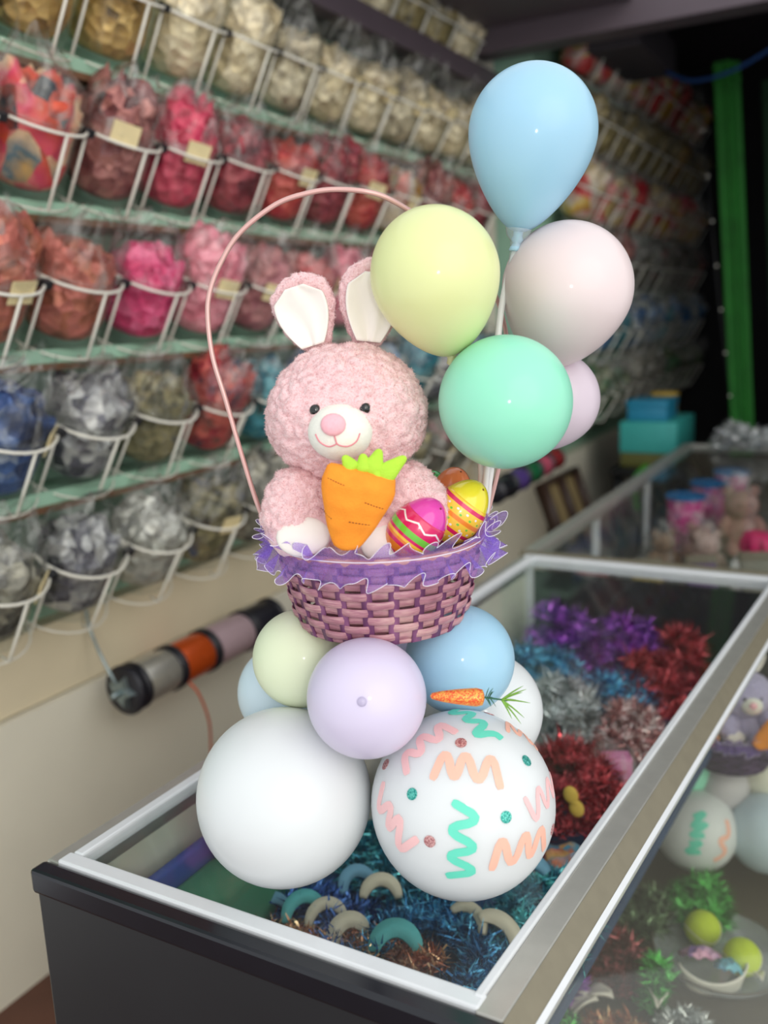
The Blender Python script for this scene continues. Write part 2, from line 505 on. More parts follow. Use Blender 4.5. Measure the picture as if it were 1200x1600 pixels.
TILT = math.radians(30)
def place_jar(x, y, z, key, where, holder_where, grp, full=True, s=1.0, bag=True):
    rot = Matrix.Rotation(TILT + random.uniform(-.03, .03), 4, 'Y').to_quaternion()
    j = thing('jar', 'jar of ' + WORD[key] + ', ' + where, 'jar', (x, y, z), 0, 'jars of fillings in ' + grp, quat=rot)
    j.scale = (s, s, s)
    obj('glass', JAR, parent=j)
    fo = obj('filling', filling(random.randrange(6), key), parent=j)
    fo.rotation_euler = (0, 0, random.uniform(0, 6.28))
    if bag:
        b = obj('bag', random.choice(BAG), parent=j); b.rotation_euler = (0, 0, random.uniform(0, 6.28))
        k = random.uniform(.8, 1.25); b.scale = (1, 1, 1)
    if full and random.random() < 0.55:
        t = obj('price_card', TAGM, parent=j)
        a = random.uniform(-.6, .7)
        t.location = (0.104 * math.cos(a), 0.104 * math.sin(a), 0.168 + random.uniform(-.02, .02)); t.rotation_euler = (0, 0, a)
    h = thing('wire_holder', 'white wire holder around ' + holder_where, 'wire holder', (x, y, z), 0, 'wire holders in ' + grp, quat=rot)
    h.scale = (s, s, s)
    obj('rim', RIM, parent=h); obj('foot_wire', FOOT, parent=h); obj('bar', BARM, parent=h)
    b2 = obj('bar', BARS, parent=h)
    if full:
        b3 = obj('clip', CLIPM, parent=h); b3.location = (0.06, 0.105, 0.166)

NEAR = {
 'A': ['ivory', 'gold', 'gold', 'champagne', 'champagne', 'ivory', 'champagne', 'champagne', 'ivory', 'champagne', 'champagne', 'ivory'],
 'B': ['coral', 'mixed', 'rosewood', 'crimson', 'maroon', 'scarlet', 'maroon', 'scarlet', 'redwhite', 'rosewood', 'scarlet', 'maroon'],
 'C': ['copper', 'copper', 'magenta', 'rose', 'dusty', 'salmon', 'rose', 'dusty', 'copper', 'rose', 'dusty', 'dusty'],
 'D': ['navy', 'steel', 'olive', 'tartan', 'teal', 'navy', 'teal', 'bluewhite', 'teal', 'steel', 'bluewhite', 'teal'],
 'E': ['smoke', 'steel', 'silver', 'olive', 'smoke', 'olive', 'khaki', 'smoke', 'olive', 'pewter', 'smoke', 'khaki'],
}
ROWN = {'A': 'top', 'B': 'second', 'C': 'third', 'D': 'fourth', 'E': 'bottom'}
START = {'A': 1.40, 'B': 1.34, 'C': 1.41, 'D': 1.40, 'E': 1.33}
for k, keys in NEAR.items():
    for i, key in enumerate(keys):
        y = START[k] + 0.25 * i
        if y > 4.15: continue
        place_jar(-1.862, y, ROW_Z[k] + 0.02, key, '%s from left in %s row of near rack' % (ORD[i], ROWN[k]),
                  'the %s jar from left in %s row of near rack' % (ORD[i], ROWN[k]), 'the %s row of the near rack' % ROWN[k], s=1.05)
for i in range(6):
    place_jar(-1.862, 2.75 + .25 * i, 2.735, random.choice(['khaki', 'gold', 'champagne']), '%s from left above the purple-grey strip' % ORD[i],
              'the %s jar from left above the purple-grey strip' % ORD[i], 'the row above the purple-grey strip', full=False)
structure('shelf_ledge', box(-1.96, -1.805, 2.55, 4.29, 2.69, 2.723), M['ceil'], wl)
structure('upper_board', box(-1.96, -1.945, 0.2, 4.3, 2.82, 3.2), M['ceil'], wl)
FAR = [('redwhite', 2.74), ('khaki', 2.41), ('redwhite', 2.08), ('pewter', 1.77), ('bluewhite', 1.44), ('green', 1.13)]
ALT = {'redwhite': ['scarlet', 'redwhite', 'mixed'], 'khaki': ['khaki', 'champagne', 'gold'], 'pewter': ['pewter', 'rosewood', 'smoke'], 'bluewhite': ['bluewhite', 'silver', 'teal'], 'green': ['green', 'olive', 'smoke']}
for r, (key, z) in enumerate(FAR):
    structure('shelf_ledge', box(-1.56, -1.41, 4.38, 7.28, z - 0.045, z - 0.012), M['mint'], wf)
    for i in range(11):
        kk = key if random.random() < .6 else random.choice(ALT[key])
        place_jar(-1.462, 4.55 + 0.25 * i, z + 0.02, kk, '%s from left in %s row of far rack' % (ORD[i], ORD[r]),
                  'the %s jar from left in %s row of far rack' % (ORD[i], ORD[r]), 'the %s row of the far rack' % ORD[r], full=False)

# ================================================================== DISPLAY CASES
case = thing('display_case', 'glass-topped display case with black end panel and aluminium rails under the balloons', 'display case', (-0.6, 1.55, 0))
def cpart(name, geo, mat, parent, smooth=False):
    base = parent.location if parent.parent is None else Vector((0, 0, 0))
    if parent is case:   # the case is a touch wider at its far end
        geo = [(p[0] + (0.0175 + (0.055 - 0.0175) * max(0, min(1, (p[0] + .91) / .574))) * (p[1] - .74), p[1], p[2]) for p in geo[0]], geo[1]
    return obj(name, move(geo, (-base[0], -base[1], -base[2])), mat, parent, smooth)
bp = cpart('end_panel', box(-0.934, -0.290, 0.702, 0.716, 0.05, 0.985, 0.004), M['black_panel'], case)
cpart('panel_cap', box(-0.940, -0.286, 0.698, 0.724, 0.968, 1.002, 0.005), M['black_gloss'], case)
cpart('front_rail', box(-0.918, -0.325, 0.725, 0.748, 0.972, 1.006, 0.003), M['white_rail'], case)
cpart('left_rail', box(-0.914, -0.897, 0.748, 2.385, 0.985, 1.006, 0.003), M['white_rail'], case)
cpart('left_outer_rail', box(-0.940, -0.914, 0.726, 2.42, 0.955, 1.000, 0.003), M['alu'], case)
cpart('back_rail', box(-0.925, -0.26, 2.372, 2.40, 0.975, 1.006, 0.003), M['white_rail'], case)
cpart('right_rail', box(-0.327, -0.297, 0.722, 2.40, 0.965, 1.004, 0.002), M['alu'], case)
cpart('right_rail_lip', box(-0.337, -0.327, 0.74, 2.385, 0.98, 1.008, 0.002), M['white_rail'], case)
def prism_y(poly, y0, y1):
    n = len(poly)
    v = [(x, y0, z) for x, z in poly] + [(x, y1, z) for x, z in poly]
    f = [tuple(range(n)), tuple(range(2 * n - 1, n - 1, -1))] + [(i, i + n, (i + 1) % n + n, (i + 1) % n) for i in range(n)]
    return v, f
cpart('slope_rail', prism_y([(-0.297, 1.003), (-0.279, 0.980), (-0.283, 0.968), (-0.299, 0.985)], 0.722, 2.40), M['alu_dark'], case)
cpart('slope_rail_lip', prism_y([(-0.279, 0.981), (-0.274, 0.976), (-0.277, 0.962), (-0.283, 0.968)], 0.722, 2.40), M['white_rail'], case)
cpart('top_glass', box(-0.898, -0.338, 0.75, 2.372, 0.992, 0.999), M['case_glass'], case)
cpart('left_glass', box(-0.914, -0.908, 0.75, 2.37, 0.70, 0.984), M['case_glass'], case)
cpart('left_board', box(-0.93, -0.916, 0.727, 2.40, 0.05, 0.955), M['beige2'], case)
cpart('slope_glass', prism_y([(-0.277, 0.968), (0.35, 0.60), (0.352, 0.606), (-0.275, 0.974)], 0.74, 2.40), M['front_glass'], case)
cpart('lower_glass', box(0.345, 0.352, 0.74, 2.40, 0.10, 0.60), M['front_glass'], case)
cpart('upper_shelf', box(-0.90, -0.378, 0.717, 2.372, 0.70, 0.722), M['shelf_blue'], case)
cpart('lower_deck', box(-0.90, 0.345, 0.715, 2.40, 0.35, 0.375), M['deck'], case)
cpart('plinth', box(-0.92, 0.34, 0.72, 2.40, 0.0, 0.35), M['black_panel'], case)
cpart('back_board', box(-0.90, 0.34, 2.385, 2.402, 0.375, 0.96), M['black_panel'], case)  # black stands in for the shaded inside behind the tinsel
cpart('corner_post', box(-0.925, -0.90, 2.36, 2.385, 0.35, 0.985, 0.002), M['white_rail'], case)

case2 = thing('display_case', 'second glass case with buckets inside, behind the balloon case', 'display case', (-0.6, 3.6, 0))
cpart('front_rail', box(-0.93, 0.3, 2.425, 2.452, 0.965, 1.003, 0.003), M['alu_dark'], case2)
cpart('left_rail', box(-0.925, -0.885, 2.452, 4.66, 0.965, 1.003, 0.003), M['alu'], case2)
cpart('back_rail', box(-0.925, 0.3, 4.66, 4.70, 0.965, 1.003, 0.003), M['alu'], case2)
cpart('top_glass', box(-0.885, 0.3, 2.452, 4.66, 0.988, 0.995), M['case_glass'], case2)
cpart('left_glass', box(-0.912, -0.906, 2.452, 4.66, 0.60, 0.966), M['case_glass'], case2)
for py in (3.1, 3.85):
    cpart('post', box(-0.918, -0.896, py, py + 0.03, 0.35, 0.966, 0.002), M['white_rail'], case2)
cpart('shelf', box(-0.90, 0.3, 2.452, 4.66, 0.66, 0.68), M['shelf'], case2)
cpart('base_board', box(-0.925, 0.3, 2.43, 4.70, 0.0, 0.35), M['black_panel'], case2)
cpart('end_board', box(-0.90, 0.3, 4.66, 4.69, 0.35, 0.96), M['deck'], case2)

# ------------------------------------------------------------------ tinsel garlands
def tinsel(name, label, path, mat, n=1500, ln=0.045, wd=0.0034, group='tinsel garlands in the display case', spread=1.0, z0=None):
    n = int(n * 1.7)
    pts = spline(path, 10)
    P = np.array([tuple(p) for p in pts])
    i = rng.integers(0, len(P) - 1, n); t = rng.random(n)[:, None]
    c = P[i] * (1 - t) + P[i + 1] * t + rng.normal(0, 0.006 * spread, (n, 3))
    d = rng.normal(0, 1, (n, 3)); d[:, 2] = np.abs(d[:, 2]) * 1.1 - 0.25
    d /= np.linalg.norm(d, axis=1)[:, None]
    s = np.cross(d, rng.normal(0, 1, (n, 3))); s /= np.linalg.norm(s, axis=1)[:, None]
    L = ln * (0.5 + 0.7 * rng.random(n))[:, None]
    bend = np.cross(d, s) * L * rng.normal(0, .22, (n, 1))
    a = c - s * wd / 2; b = c + s * wd / 2
    m1 = c + d * L * .5 + bend + s * wd / 2; m0 = c + d * L * .5 + bend - s * wd / 2
    e = c + d * L
    V = np.stack([a, b, m1, m0, e], 1).reshape(-1, 3)
    if z0 is not None: V[:, 2] = np.maximum(V[:, 2], z0 + rng.random(len(V)) * 0.006)
    o0 = V.mean(0)
    V = V - o0
    F = []
    for q in range(n):
        k = q * 5
        F.append((k, k + 1, k + 2, k + 3)); F.append((k + 3, k + 2, k + 4))
    o = obj(name, (V.tolist(), F), mat, smooth=False)
    o.location = tuple(o0)
    tag(o, label, 'tinsel', group)
    return o

def foil(name, col, rough=0.16):
    m, nt, p, out = new_mat(name)
    p.inputs['Metallic'].default_value = 0.55
    p.inputs['Roughness'].default_value = rough
    tc = nd(nt, 'ShaderNodeTexCoord')
    v = nd(nt, 'ShaderNodeTexVoronoi'); v.inputs['Scale'].default_value = 60
    nt.links.new(tc.outputs['Object'], v.inputs['Vector'])
    sp = nd(nt, 'ShaderNodeSeparateColor'); nt.links.new(v.outputs['Color'], sp.inputs[0])
    d = tuple(c * .7 for c in col[:3]) + (1,); l = tuple(min(1, c * 3.4 + .12) for c in col[:3]) + (1,)
    nt.links.new(ramp(nt, sp.outputs[0], [(0.1, d), (0.45, col), (0.9, l)]), p.inputs['Base Color'])
    return m
F_blue = foil('foil_blue', rgb(44, 116, 170)); F_navy = foil('foil_deep_blue', rgb(40, 84, 160))
F_teal = foil('foil_teal', rgb(60, 150, 176)); F_copper = foil('foil_copper', rgb(200, 116, 82))
F_red = foil('foil_red', rgb(156, 34, 44)); F_dred = foil('foil_dark_red', rgb(112, 34, 42))
F_sil = foil('foil_silver', rgb(200, 206, 206)); F_pur = foil('foil_purple', rgb(120, 40, 168))
F_grn = foil('foil_green', rgb(60, 156, 56)); F_pink = foil('foil_rose', rgb(196, 130, 128))
F_gold = foil('foil_gold', rgb(190, 160, 70)); F_dark = foil('foil_dark', rgb(40, 44, 70))
SZ = 0.724
def heap(cx, cy, rx, ry, h, turns=2.4, k=16, ang=0):
    out = []
    for i in range(k):
        t = i / (k - 1); a = ang + t * turns * 2 * PI
        r = 1 - 0.55 * t
        out.append((cx + rx * r * math.cos(a), cy + ry * r * math.sin(a), SZ + 0.012 + h * t + 0.006 * math.sin(i * 2.3)))
    return out
tinsel('tinsel_garland', 'royal blue tinsel under the plain white balloon at the front of the case', heap(-0.74, 0.98, .13, .15, .05, turns=3.4, k=22), F_navy, 2600, .04, z0=SZ)
tinsel('tinsel_garland', 'sky blue tinsel under the squiggle balloon at the front of the case', heap(-0.54, 1.02, .15, .16, .05, ang=1, turns=3.4, k=22), F_blue, 2600, .04, z0=SZ)
tinsel('tinsel_garland', 'teal blue tinsel behind the two big white balloons in the case', heap(-0.70, 1.30, .13, .13, .05, ang=2), F_teal, 2200, .04, z0=SZ)
tinsel('tinsel_garland', 'copper orange tinsel by the front rail of the case', [(-0.80, .96, .765), (-.74, .99, .77), (-.69, .97, .772), (-.66, 1.02, .775), (-.62, .99, .775), (-.60, 1.04, .775), (-.56, 1.0, .77), (-.53, 1.03, .775)], F_copper, 1500, .032, z0=SZ)
tinsel('tinsel_garland', 'pale blue tinsel in the right front corner of the case', heap(-0.43, 1.20, .07, .13, .05, ang=2.5), F_teal, 1500, .04, z0=SZ)
tinsel('tinsel_garland', 'dark red tinsel beside the squiggle balloon inside the case', heap(-0.50, 1.56, .10, .12, .10, ang=.5), F_red, 2400, .045, z0=SZ)
tinsel('tinsel_garland', 'deep maroon tinsel close behind the squiggle balloon in the case', heap(-0.62, 1.52, .10, .10, .06, ang=3), F_dred, 1800, .045, z0=SZ)
tinsel('tinsel_garland', 'silver tinsel in the middle of the case', heap(-0.62, 1.84, .12, .11, .11), F_sil, 2600, .045, z0=SZ)
tinsel('tinsel_garland', 'dark blue tinsel between the silver and purple tinsel', heap(-0.72, 2.03, .11, .10, .11, ang=1.5), F_blue, 2400, .045, z0=SZ)
tinsel('tinsel_garland', 'bright blue tinsel right of the silver tinsel', heap(-0.51, 1.95, .08, .09, .11, ang=2), F_blue, 1800, .045, z0=SZ)
tinsel('tinsel_garland', 'bright red tinsel beside the right rail of the case', heap(-0.465, 2.04, .07, .10, .13, ang=1), F_red, 2000, .045, z0=SZ)
tinsel('tinsel_garland', 'rose gold tinsel behind the pink box in the case', heap(-0.455, 1.82, .06, .10, .10, ang=1), F_pink, 1500, .04, z0=SZ)
tinsel('tinsel_garland', 'violet tinsel at the back left of the case', heap(-0.74, 2.24, .10, .09, .15, ang=1), F_pur, 2200, .045, z0=SZ)
tinsel('tinsel_garland', 'violet tinsel in the back middle of the case', heap(-0.56, 2.24, .08, .09, .15, ang=2), F_pur, 1800, .045, z0=SZ)
tinsel('tinsel_garland', 'red tinsel in the back right corner of the case', heap(-0.43, 2.23, .05, .08, .15, ang=2), F_red, 1300, .045, z0=SZ)

# curved foam headbands lying on the tinsel
def band_arc(name, label, c, r, a0, a1, yaw, tiltx, mat, w=0.011, th=0.005, grp='curved headbands on the blue tinsel'):
    pts = [Vector((r * math.cos(a0 + (a1 - a0) * i / 20), 0, r * 1.15 * math.sin(a0 + (a1 - a0) * i / 20))) for i in range(21)]
    v, f = [], []
    for i, p in enumerate(pts):
        q = pts[min(i + 1, 20)] - pts[max(i - 1, 0)]; q.normalize()
        nn = Vector((-q.z, 0, q.x))
        k = 1.0 - 0.45 * abs(i / 10 - 1) ** 3
        for sx, sy in ((-1, -1), (1, -1), (1, 1), (-1, 1)):
            v.append(tuple(p + nn * (w * k * sx) + Vector((0, th * sy, 0))))
    for i in range(20):
        for j in range(4):
            f.append((i * 4 + j, i * 4 + (j + 1) % 4, (i + 1) * 4 + (j + 1) % 4, (i + 1) * 4 + j))
    f += [(3, 2, 1, 0), (80, 81, 82, 83)]
    o = obj(name, (v, f), mat)
    o.location = c; o.rotation_euler = (tiltx, 0, yaw)
    tag(o, label, 'headband', grp)
    return o
M['teal_foam'] = plain('teal_foam', rgb(88, 176, 176), .7, var=.08)
M['cream_foam'] = plain('cream_foam', rgb(214, 204, 180), .7, var=.06)
M['blue_foam'] = plain('dusty_blue_foam', rgb(110, 160, 186), .7, var=.08)
RZ = math.atan2(0.486, 0.874)
T1 = math.radians(-48)
band_arc('headband', 'bright turquoise curved headband nearest the front right of the case', (-.575, 1.0, .79), .032, .15, PI * .95, RZ, T1, M['teal_foam'], .013)
band_arc('headband', 'teal curved headband left of the cream one, under the plain white balloon', (-.735, 1.01, .79), .030, .5, PI, RZ + .2, T1, M['teal_foam'], .010)
band_arc('headband', 'darker teal curved headband furthest left in the case', (-.785, .99, .785), .030, .6, PI, RZ + .1, T1, M['blue_foam'], .009)
band_arc('headband', 'cream curved headband between two teal ones at the front', (-.700, 1.015, .788), .028, .4, PI, RZ, T1, M['cream_foam'], .009)
band_arc('headband', 'cream crescent headband in the copper tinsel', (-.650, 1.0, .788), .026, .5, PI * 1.15, RZ, T1, M['cream_foam'], .012)
band_arc('headband', 'dusty blue curved headband standing between the two white balloons', (-.70, 1.11, .790), .026, .2, PI, RZ + .4, T1, M['blue_foam'], .010)
band_arc('headband', 'tall cream hooked headband between the two white balloons', (-.655, 1.10, .79), .028, .1, PI * .95, RZ, T1, M['cream_foam'], .010)
band_arc('headband', 'cream headband peeping out behind the two white balloons', (-.75, 1.24, .80), .036, .1, PI * .9, RZ, T1, M['cream_foam'], .012)
band_arc('headband', 'cream curved headband under the bottom of the squiggle balloon', (-.515, 1.09, .785), .034, .3, PI * .8, RZ - .7, T1, M['cream_foam'], .008)
band_arc('headband', 'large cream curved headband near the right rail of the case', (-.462, 1.075, .785), .040, -.6, PI * .6, RZ, T1, M['cream_foam'], .011)
band_arc('headband', 'pale blue curved headband under the right rail, right of the squiggle balloon', (-.455, 1.22, .80), .040, .2, PI * .9, RZ + .5, T1, M['blue_foam'], .012)

# folded things inside the front left of the case
fb = thing('folded_fabric', 'folded green fabric with a deep blue border in the left front of the case', 'fabric', (-0.84, 0.92, SZ))
M['green_fab'] = plain('green_fabric', rgb(64, 128, 96), .7, var=.1, scale=12)
M['blue_fab'] = plain('blue_fabric', rgb(40, 74, 150), .7, var=.1, scale=12)
obj('fold', box(-.040, .045, -.15, .20, 0, .155, .012), M['green_fab'], fb)
obj('border', box(-.058, -.040, -.15, .42, 0, .185, .006), M['blue_fab'], fb)
hp = []
for i in range(24):
    hp.append((-.868 + .006 * math.sin(i * .7), .985, .735 + i * .0105))
tinsel('foil_strip', 'dark foil strip hanging upright inside the left of the case', hp, F_dark, 900, .018, .004, group='foil strips', spread=.6)

pb = thing('gift_box', 'small pink box with white end wrapped in clear film beside the right rail', 'box', (-0.43, 1.63, SZ), .5)
M['pink_box'] = plain('pink_card', rgb(224, 122, 176), .5, var=.05)
M['white_card'] = plain('white_card', rgb(232, 226, 224), .5, var=.04)
obj('body', box(-.026, .026, -.02, .02, 0.03, .115, .003), M['pink_box'], pb)
obj('sleeve', box(-.045, .03, -.024, .024, 0.0, .03, .003), M['white_card'], pb)
obj('film', xf(ico(3, .055, .04, .075), Matrix.Translation((-.01, 0, .075))), M['bag'], pb)
M['print'] = filling_mat('printed_wrap', [rgb(40, 110, 150), rgb(206, 110, 60), rgb(50, 140, 170), rgb(214, 160, 90), rgb(150, 50, 60)], 0.1, 40)
pk = obj('gift_bag', slab(grid(lambda u, v: (-.06 + .12 * u + .006 * math.sin(9 * v), -.06 + .12 * v, .03 + .035 * math.sin(PI * u) * math.sin(PI * v) + .006 * math.sin(14 * u + 9 * v)), 14, 14), .004), M['print'])
pk.location = (-.445, 1.36, SZ); tag(pk, 'orange and teal printed gift bag lying against the right rail', 'gift bag')
M['yellow_felt'] = plain('yellow_felt', rgb(206, 172, 70), .8, var=.1)
yo = obj('yellow_bow', join(xf(ico(3, .022, .010, .016), Matrix.Translation((-.018, 0, .02))), xf(ico(3, .022, .010, .016), Matrix.Translation((.018, 0, .02))), xf(ico(2, .008, .012, .009), Matrix.Translation((0, 0, .02)))), M['yellow_felt'])
yo.location = (-.475, 1.455, SZ + .09); yo.rotation_euler = (0, 1.2, .5); yo.scale = (.8, .8, .8); tag(yo, 'small yellow felt bow on the dark red tinsel', 'bow')

# ------------------------------------------------------------------ ribbon spools on the lower wall
M['thread_silver'] = plain('silver_ribbon', rgb(190, 186, 176), .3, metal=.6, var=.08, scale=60)
M['thread_orange'] = plain('orange_satin', rgb(206, 84, 30), .3, metal=.35, var=.08, scale=60)
M['thread_lav'] = plain('dusty_lilac_satin', rgb(180, 154, 160), .4, metal=.1, var=.05, scale=60)
M['spool_black'] = plain('black_plastic', rgb(28, 27, 36), .4)
M['chrome'] = plain('worn_chrome', rgb(150, 164, 166), .3, metal=.8, var=.1)
def spool(label, x, y0, y1, z, mat, r=.062, mat_f=None, name='ribbon_spool', grp='ribbon spools on the near rod'):
    t = thing(name, label, 'ribbon spool', (x, (y0 + y1) / 2, z - r), 0, grp)
    L = (y1 - y0) / 2
    rot = Matrix.Translation((0, 0, r)) @ Matrix.Rotation(PI / 2, 4, 'X')
    prof = [(0.010, -L + .006), (r * .97, -L + .006), (r, -L + .014), (r, L - .014), (r * .97, L - .006), (.010, L - .006)]
    obj('winding', xf(lathe(prof, 36, cap=True), rot), mat, t)
    for s in (-1, 1):
        obj('flange', xf(lathe([(.008, s * L - .005), (r * 1.08, s * L - .005), (r * 1.08, s * L + .005), (.008, s * L + .005)], 36), rot), mat_f or M['spool_black'], t)
    return t
SX, SPZ = -1.785, 0.715
spool('silver ribbon spool, first on the rod beside the black end cap', SX, 1.73, 1.865, SPZ, M['thread_silver'])
so = spool('glossy orange ribbon spool in the middle of the rod', SX, 1.878, 2.015, SPZ, M['thread_orange'])
obj('loose_end', tube(spline([(.02, -.04, .02), (.058, -.03, -.02), (.075, -.015, -.10), (.065, .0, -.17), (.05, .01, -.26)], 6), .0035, 6), M['thread_orange'], so)
spool('dusty lilac ribbon spool right of the orange one', SX, 2.03, 2.21, SPZ, M['thread_lav'])
spool('black ribbon spool half hidden behind the yellow-green balloon', SX, 2.225, 2.36, SPZ, M['spool_black'])
cp = thing('spool_rod', 'black end cap with chrome star knob holding the ribbon spools', 'spool holder', (SX, 1.70, SPZ))
rx90 = Matrix.Rotation(PI / 2, 4, 'X')
obj('cap', xf(lathe([(.006, -.008), (.066, -.008), (.070, -.002), (.070, .006), (.064, .012), (.006, .012)], 36), rx90), M['spool_black'], cp)
star = []
for i in range(10):
    a = 2 * PI * i / 10; rr = .050 if i % 2 == 0 else .026
    star.append((rr * math.cos(a), rr * math.sin(a)))
sv = [(x, -.012, z) for x, z in star] + [(x * .8, -.030, z * .8) for x, z in star]
sf = [tuple(range(19, 9, -1)), tuple(range(10))] + [(i, i + 10, (i + 1) % 10 + 10, (i + 1) % 10) for i in range(10)]
obj('knob', (sv, sf), M['chrome'], cp, smooth=False)
obj('hub', xf(lathe([(.002, .012), (.010, .012), (.010, .05), (.006, .056), (.002, .056)], 16), rx90), M['chrome'], cp)
obj('rod', tube([(0, 0, 0), (0, .70, 0)], .006, 10), M['chrome'], cp)
obj('hook', tube(spline([(0, -.02, .0), (-.02, -.03, .05), (-.05, -.03, .10), (-.09, -.02, .16), (-.10, -.02, .22)], 6), .0045, 8), M['chrome'], cp)
far_cols = [('black', (30, 28, 34)), ('purple', (84, 60, 130)), ('green', (30, 104, 62)), ('pink', (196, 84, 110)), ('red', (150, 28, 34))]
for i, (n, c) in enumerate(far_cols):
    m = plain('ribbon_' + n, rgb(*c), .4, var=.06)
    spool('%s ribbon spool on the far rod under the mint balloon' % n, -1.43, 3.46 + .155 * i, 3.60 + .155 * i, .955 + .006 * i, m, r=.048, grp='ribbon spools on the far rod')
fr_ = obj('spool_rod', join(tube([(0, 0, 0), (0, .9, .035)], .006, 8), tube([(0, .86, .033), (-.3, .88, .033)], .007, 8), tube([(0, .0, 0), (-.32, .02, 0)], .007, 8)), M['spool_black'])
fr_.location = (-1.43, 3.42, .953); tag(fr_, 'thin black rod carrying the far ribbon spools', 'spool holder')

# ================================================================== THE BALLOON GIFT
A0 = Vector((-0.56, 0.97, 0.0))
UU = Vector((0.874, 0.486, 0)).normalized()
WW = Vector((UU.y, -UU.x, 0))
def LOC(u, w, z, a0=A0): return a0 + UU * u + WW * w + Vector((0, 0, z))

def B(name, c, sss=0.35): return balloon_mat(name, rgb(*[v * .965 for v in c]), sss)
BM = {'blue': B('latex_sky_blue', (172, 216, 240)), 'yellow': B('latex_pale_yellow', (236, 240, 176)), 'pink': B('latex_pale_pink', (240, 222, 222)),
      'mint': B('latex_mint', (160, 240, 208)), 'mauve': B('latex_mauve', (222, 206, 218)), 'lilac': B('latex_lilac', (226, 216, 240)),
      'lime': B('latex_lime_cream', (234, 242, 208)), 'white': B('latex_white', (234, 237, 238)), 'ice': B('latex_ice_blue', (214, 232, 242)),
      'cream': B('latex_cream', (240, 238, 220)), 'grey': B('latex_pearl_grey', (206, 202, 206))}
M['stick'] = plain('white_plastic_stick', rgb(236, 232, 230), .35, var=.02)
M['cup'] = clear_mat('clear_cup', (.95, .97, .98, 1), .12, .1, haze=.25, haze_col=(.8, .85, .9, 1))

def env_geo(R, et, eb, tp, n=64, m=48, nub=0.0):
    prof = []
    for j in range(m + 1):
        ph = PI * j / m
        c = math.cos(ph); s = math.sin(ph)
        z = R * (et if c > 0 else eb) * c
        k = max(0.0, -c)
        r = R * s * (1 - tp * k ** 1.6)
        if j == 0 or j == m: r = 0.0004
        if nub and j <= 2: z += nub * (1 - j / 3)
        prof.append((max(r, .0004), z))
    prof.reverse()
    return lathe(prof, n)

def balloon(label, c, axis, R, mat, grp, et=1.0, eb=1.08, tp=0.12, stick=None, cat='balloon', name='balloon', knot=True, cup=False, knotmat=None):
    axis = Vector(axis).normalized()
    q = Vector((0, 0, 1)).rotation_difference(axis)
    t = thing(name, label, cat, c, 0, grp, quat=q)
    obj('envelope', env_geo(R, et, eb, tp), mat, t)
    zb = -R * eb
    if knot:
        obj('knot', lathe([(R * .085, zb + R * .05), (R * .075, zb - .004), (.0075, zb - .009), (.0045, zb - .013), (.0075, zb - .018), (.009, zb - .022), (.004, zb - .023)], 18), mat, t)
    if stick:
        mi = (Matrix.Translation(Vector(c)) @ q.to_matrix().to_4x4()).inverted()
        pts = [mi @ Vector(p) for p in stick]
        p0 = Vector((0, 0, zb - .020))
        obj('stick', tube(spline([p0] + pts, 6), .0042, 12), M['stick'], t)
        if cup:
            obj('cup', lathe([(.016, zb + .004), (.014, zb - .004), (.0085, zb - .010), (.0068, zb - .018), (.0068, zb - .045), (.0050, zb - .047)], 20, cap=False), M['cup'], t)
    return t

G1 = 'balloons on sticks beside the bunny'
SB = LOC(.128, -.035, 1.39)
st = lambda du, dw, z2=1.50: [LOC(.142 + du, -.03 + dw, z2), LOC(.130 + du * .6, -.035 + dw * .6, 1.38)]
def ax(du, dw, dz): return UU * du + WW * dw + Vector((0, 0, dz))
balloon('tall teardrop sky blue balloon at the top of the bunch', LOC(.2055, -.05, 1.886), ax(.16, .0, 1), .0765, BM['blue'], G1, et=1.02, eb=1.50, tp=.34,
        stick=[LOC(.165, -.05, 1.68), LOC(.150, -.04, 1.55), LOC(.128, -.035, 1.39)], cup=True)
balloon('pale yellow balloon beside the ear of the pink bunny', LOC(.0790, .05, 1.722), ax(-.20, .28, 1), .0728, BM['yellow'], G1, et=1.05, eb=1.30, tp=.24, stick=st(-.008, .006))
balloon('pale pink balloon right of the yellow one', LOC(.2490, -.06, 1.705), ax(.22, .25, 1), .0808, BM['pink'], G1, et=1.0, eb=1.26, tp=.22, stick=st(.004, -.004))
balloon('mint green balloon at the front of the bunch', LOC(.1545, .06, 1.5775), ax(.10, .9, .55), .0765, BM['mint'], G1, et=1.0, eb=1.15, tp=.15, stick=st(.0, .012))
balloon('small mauve balloon half hidden behind the mint balloon', LOC(.2385, -.115, 1.562), ax(.45, .1, .65), .064, BM['mauve'], G1, et=1.0, eb=1.2, tp=.2, stick=st(.010, -.010))

G2 = 'balloons under the basket'
balloon('large plain white balloon at the lower left front', LOC(-.1253, .08, 1.1074), ax(-.2, 1, .35), .1072, BM['white'], G2, eb=1.03)
deco = balloon('large white balloon decorated with pastel squiggles and glitter dots', LOC(.0908, .117, 1.1100), ax(0, 1, .22), .1090, BM['white'], G2, eb=1.03)
lf = balloon('lilac balloon in the middle, directly below the basket', LOC(-.0171, .130, 1.2535), ax(-.05, 1, .36), .0685, BM['lilac'], G2)
obj('crown_nub', xf(lathe([(.0004, .0014), (.003, .0012), (.0052, .0002), (.0066, -.0010)], 20, cap=False), Matrix.Translation((0, 0, .0683))), B('latex_lilac_nub', (204, 192, 226)), lf)
balloon('pale lime balloon left of the lilac one, under the basket', LOC(-.1011, .01, 1.2590), ax(-.5, .8, .2), .0625, BM['lime'], G2)
balloon('sky blue balloon under the right side of the basket', LOC(.0982, .02, 1.2530), ax(.5, .7, .2), .0690, BM['blue'], G2)
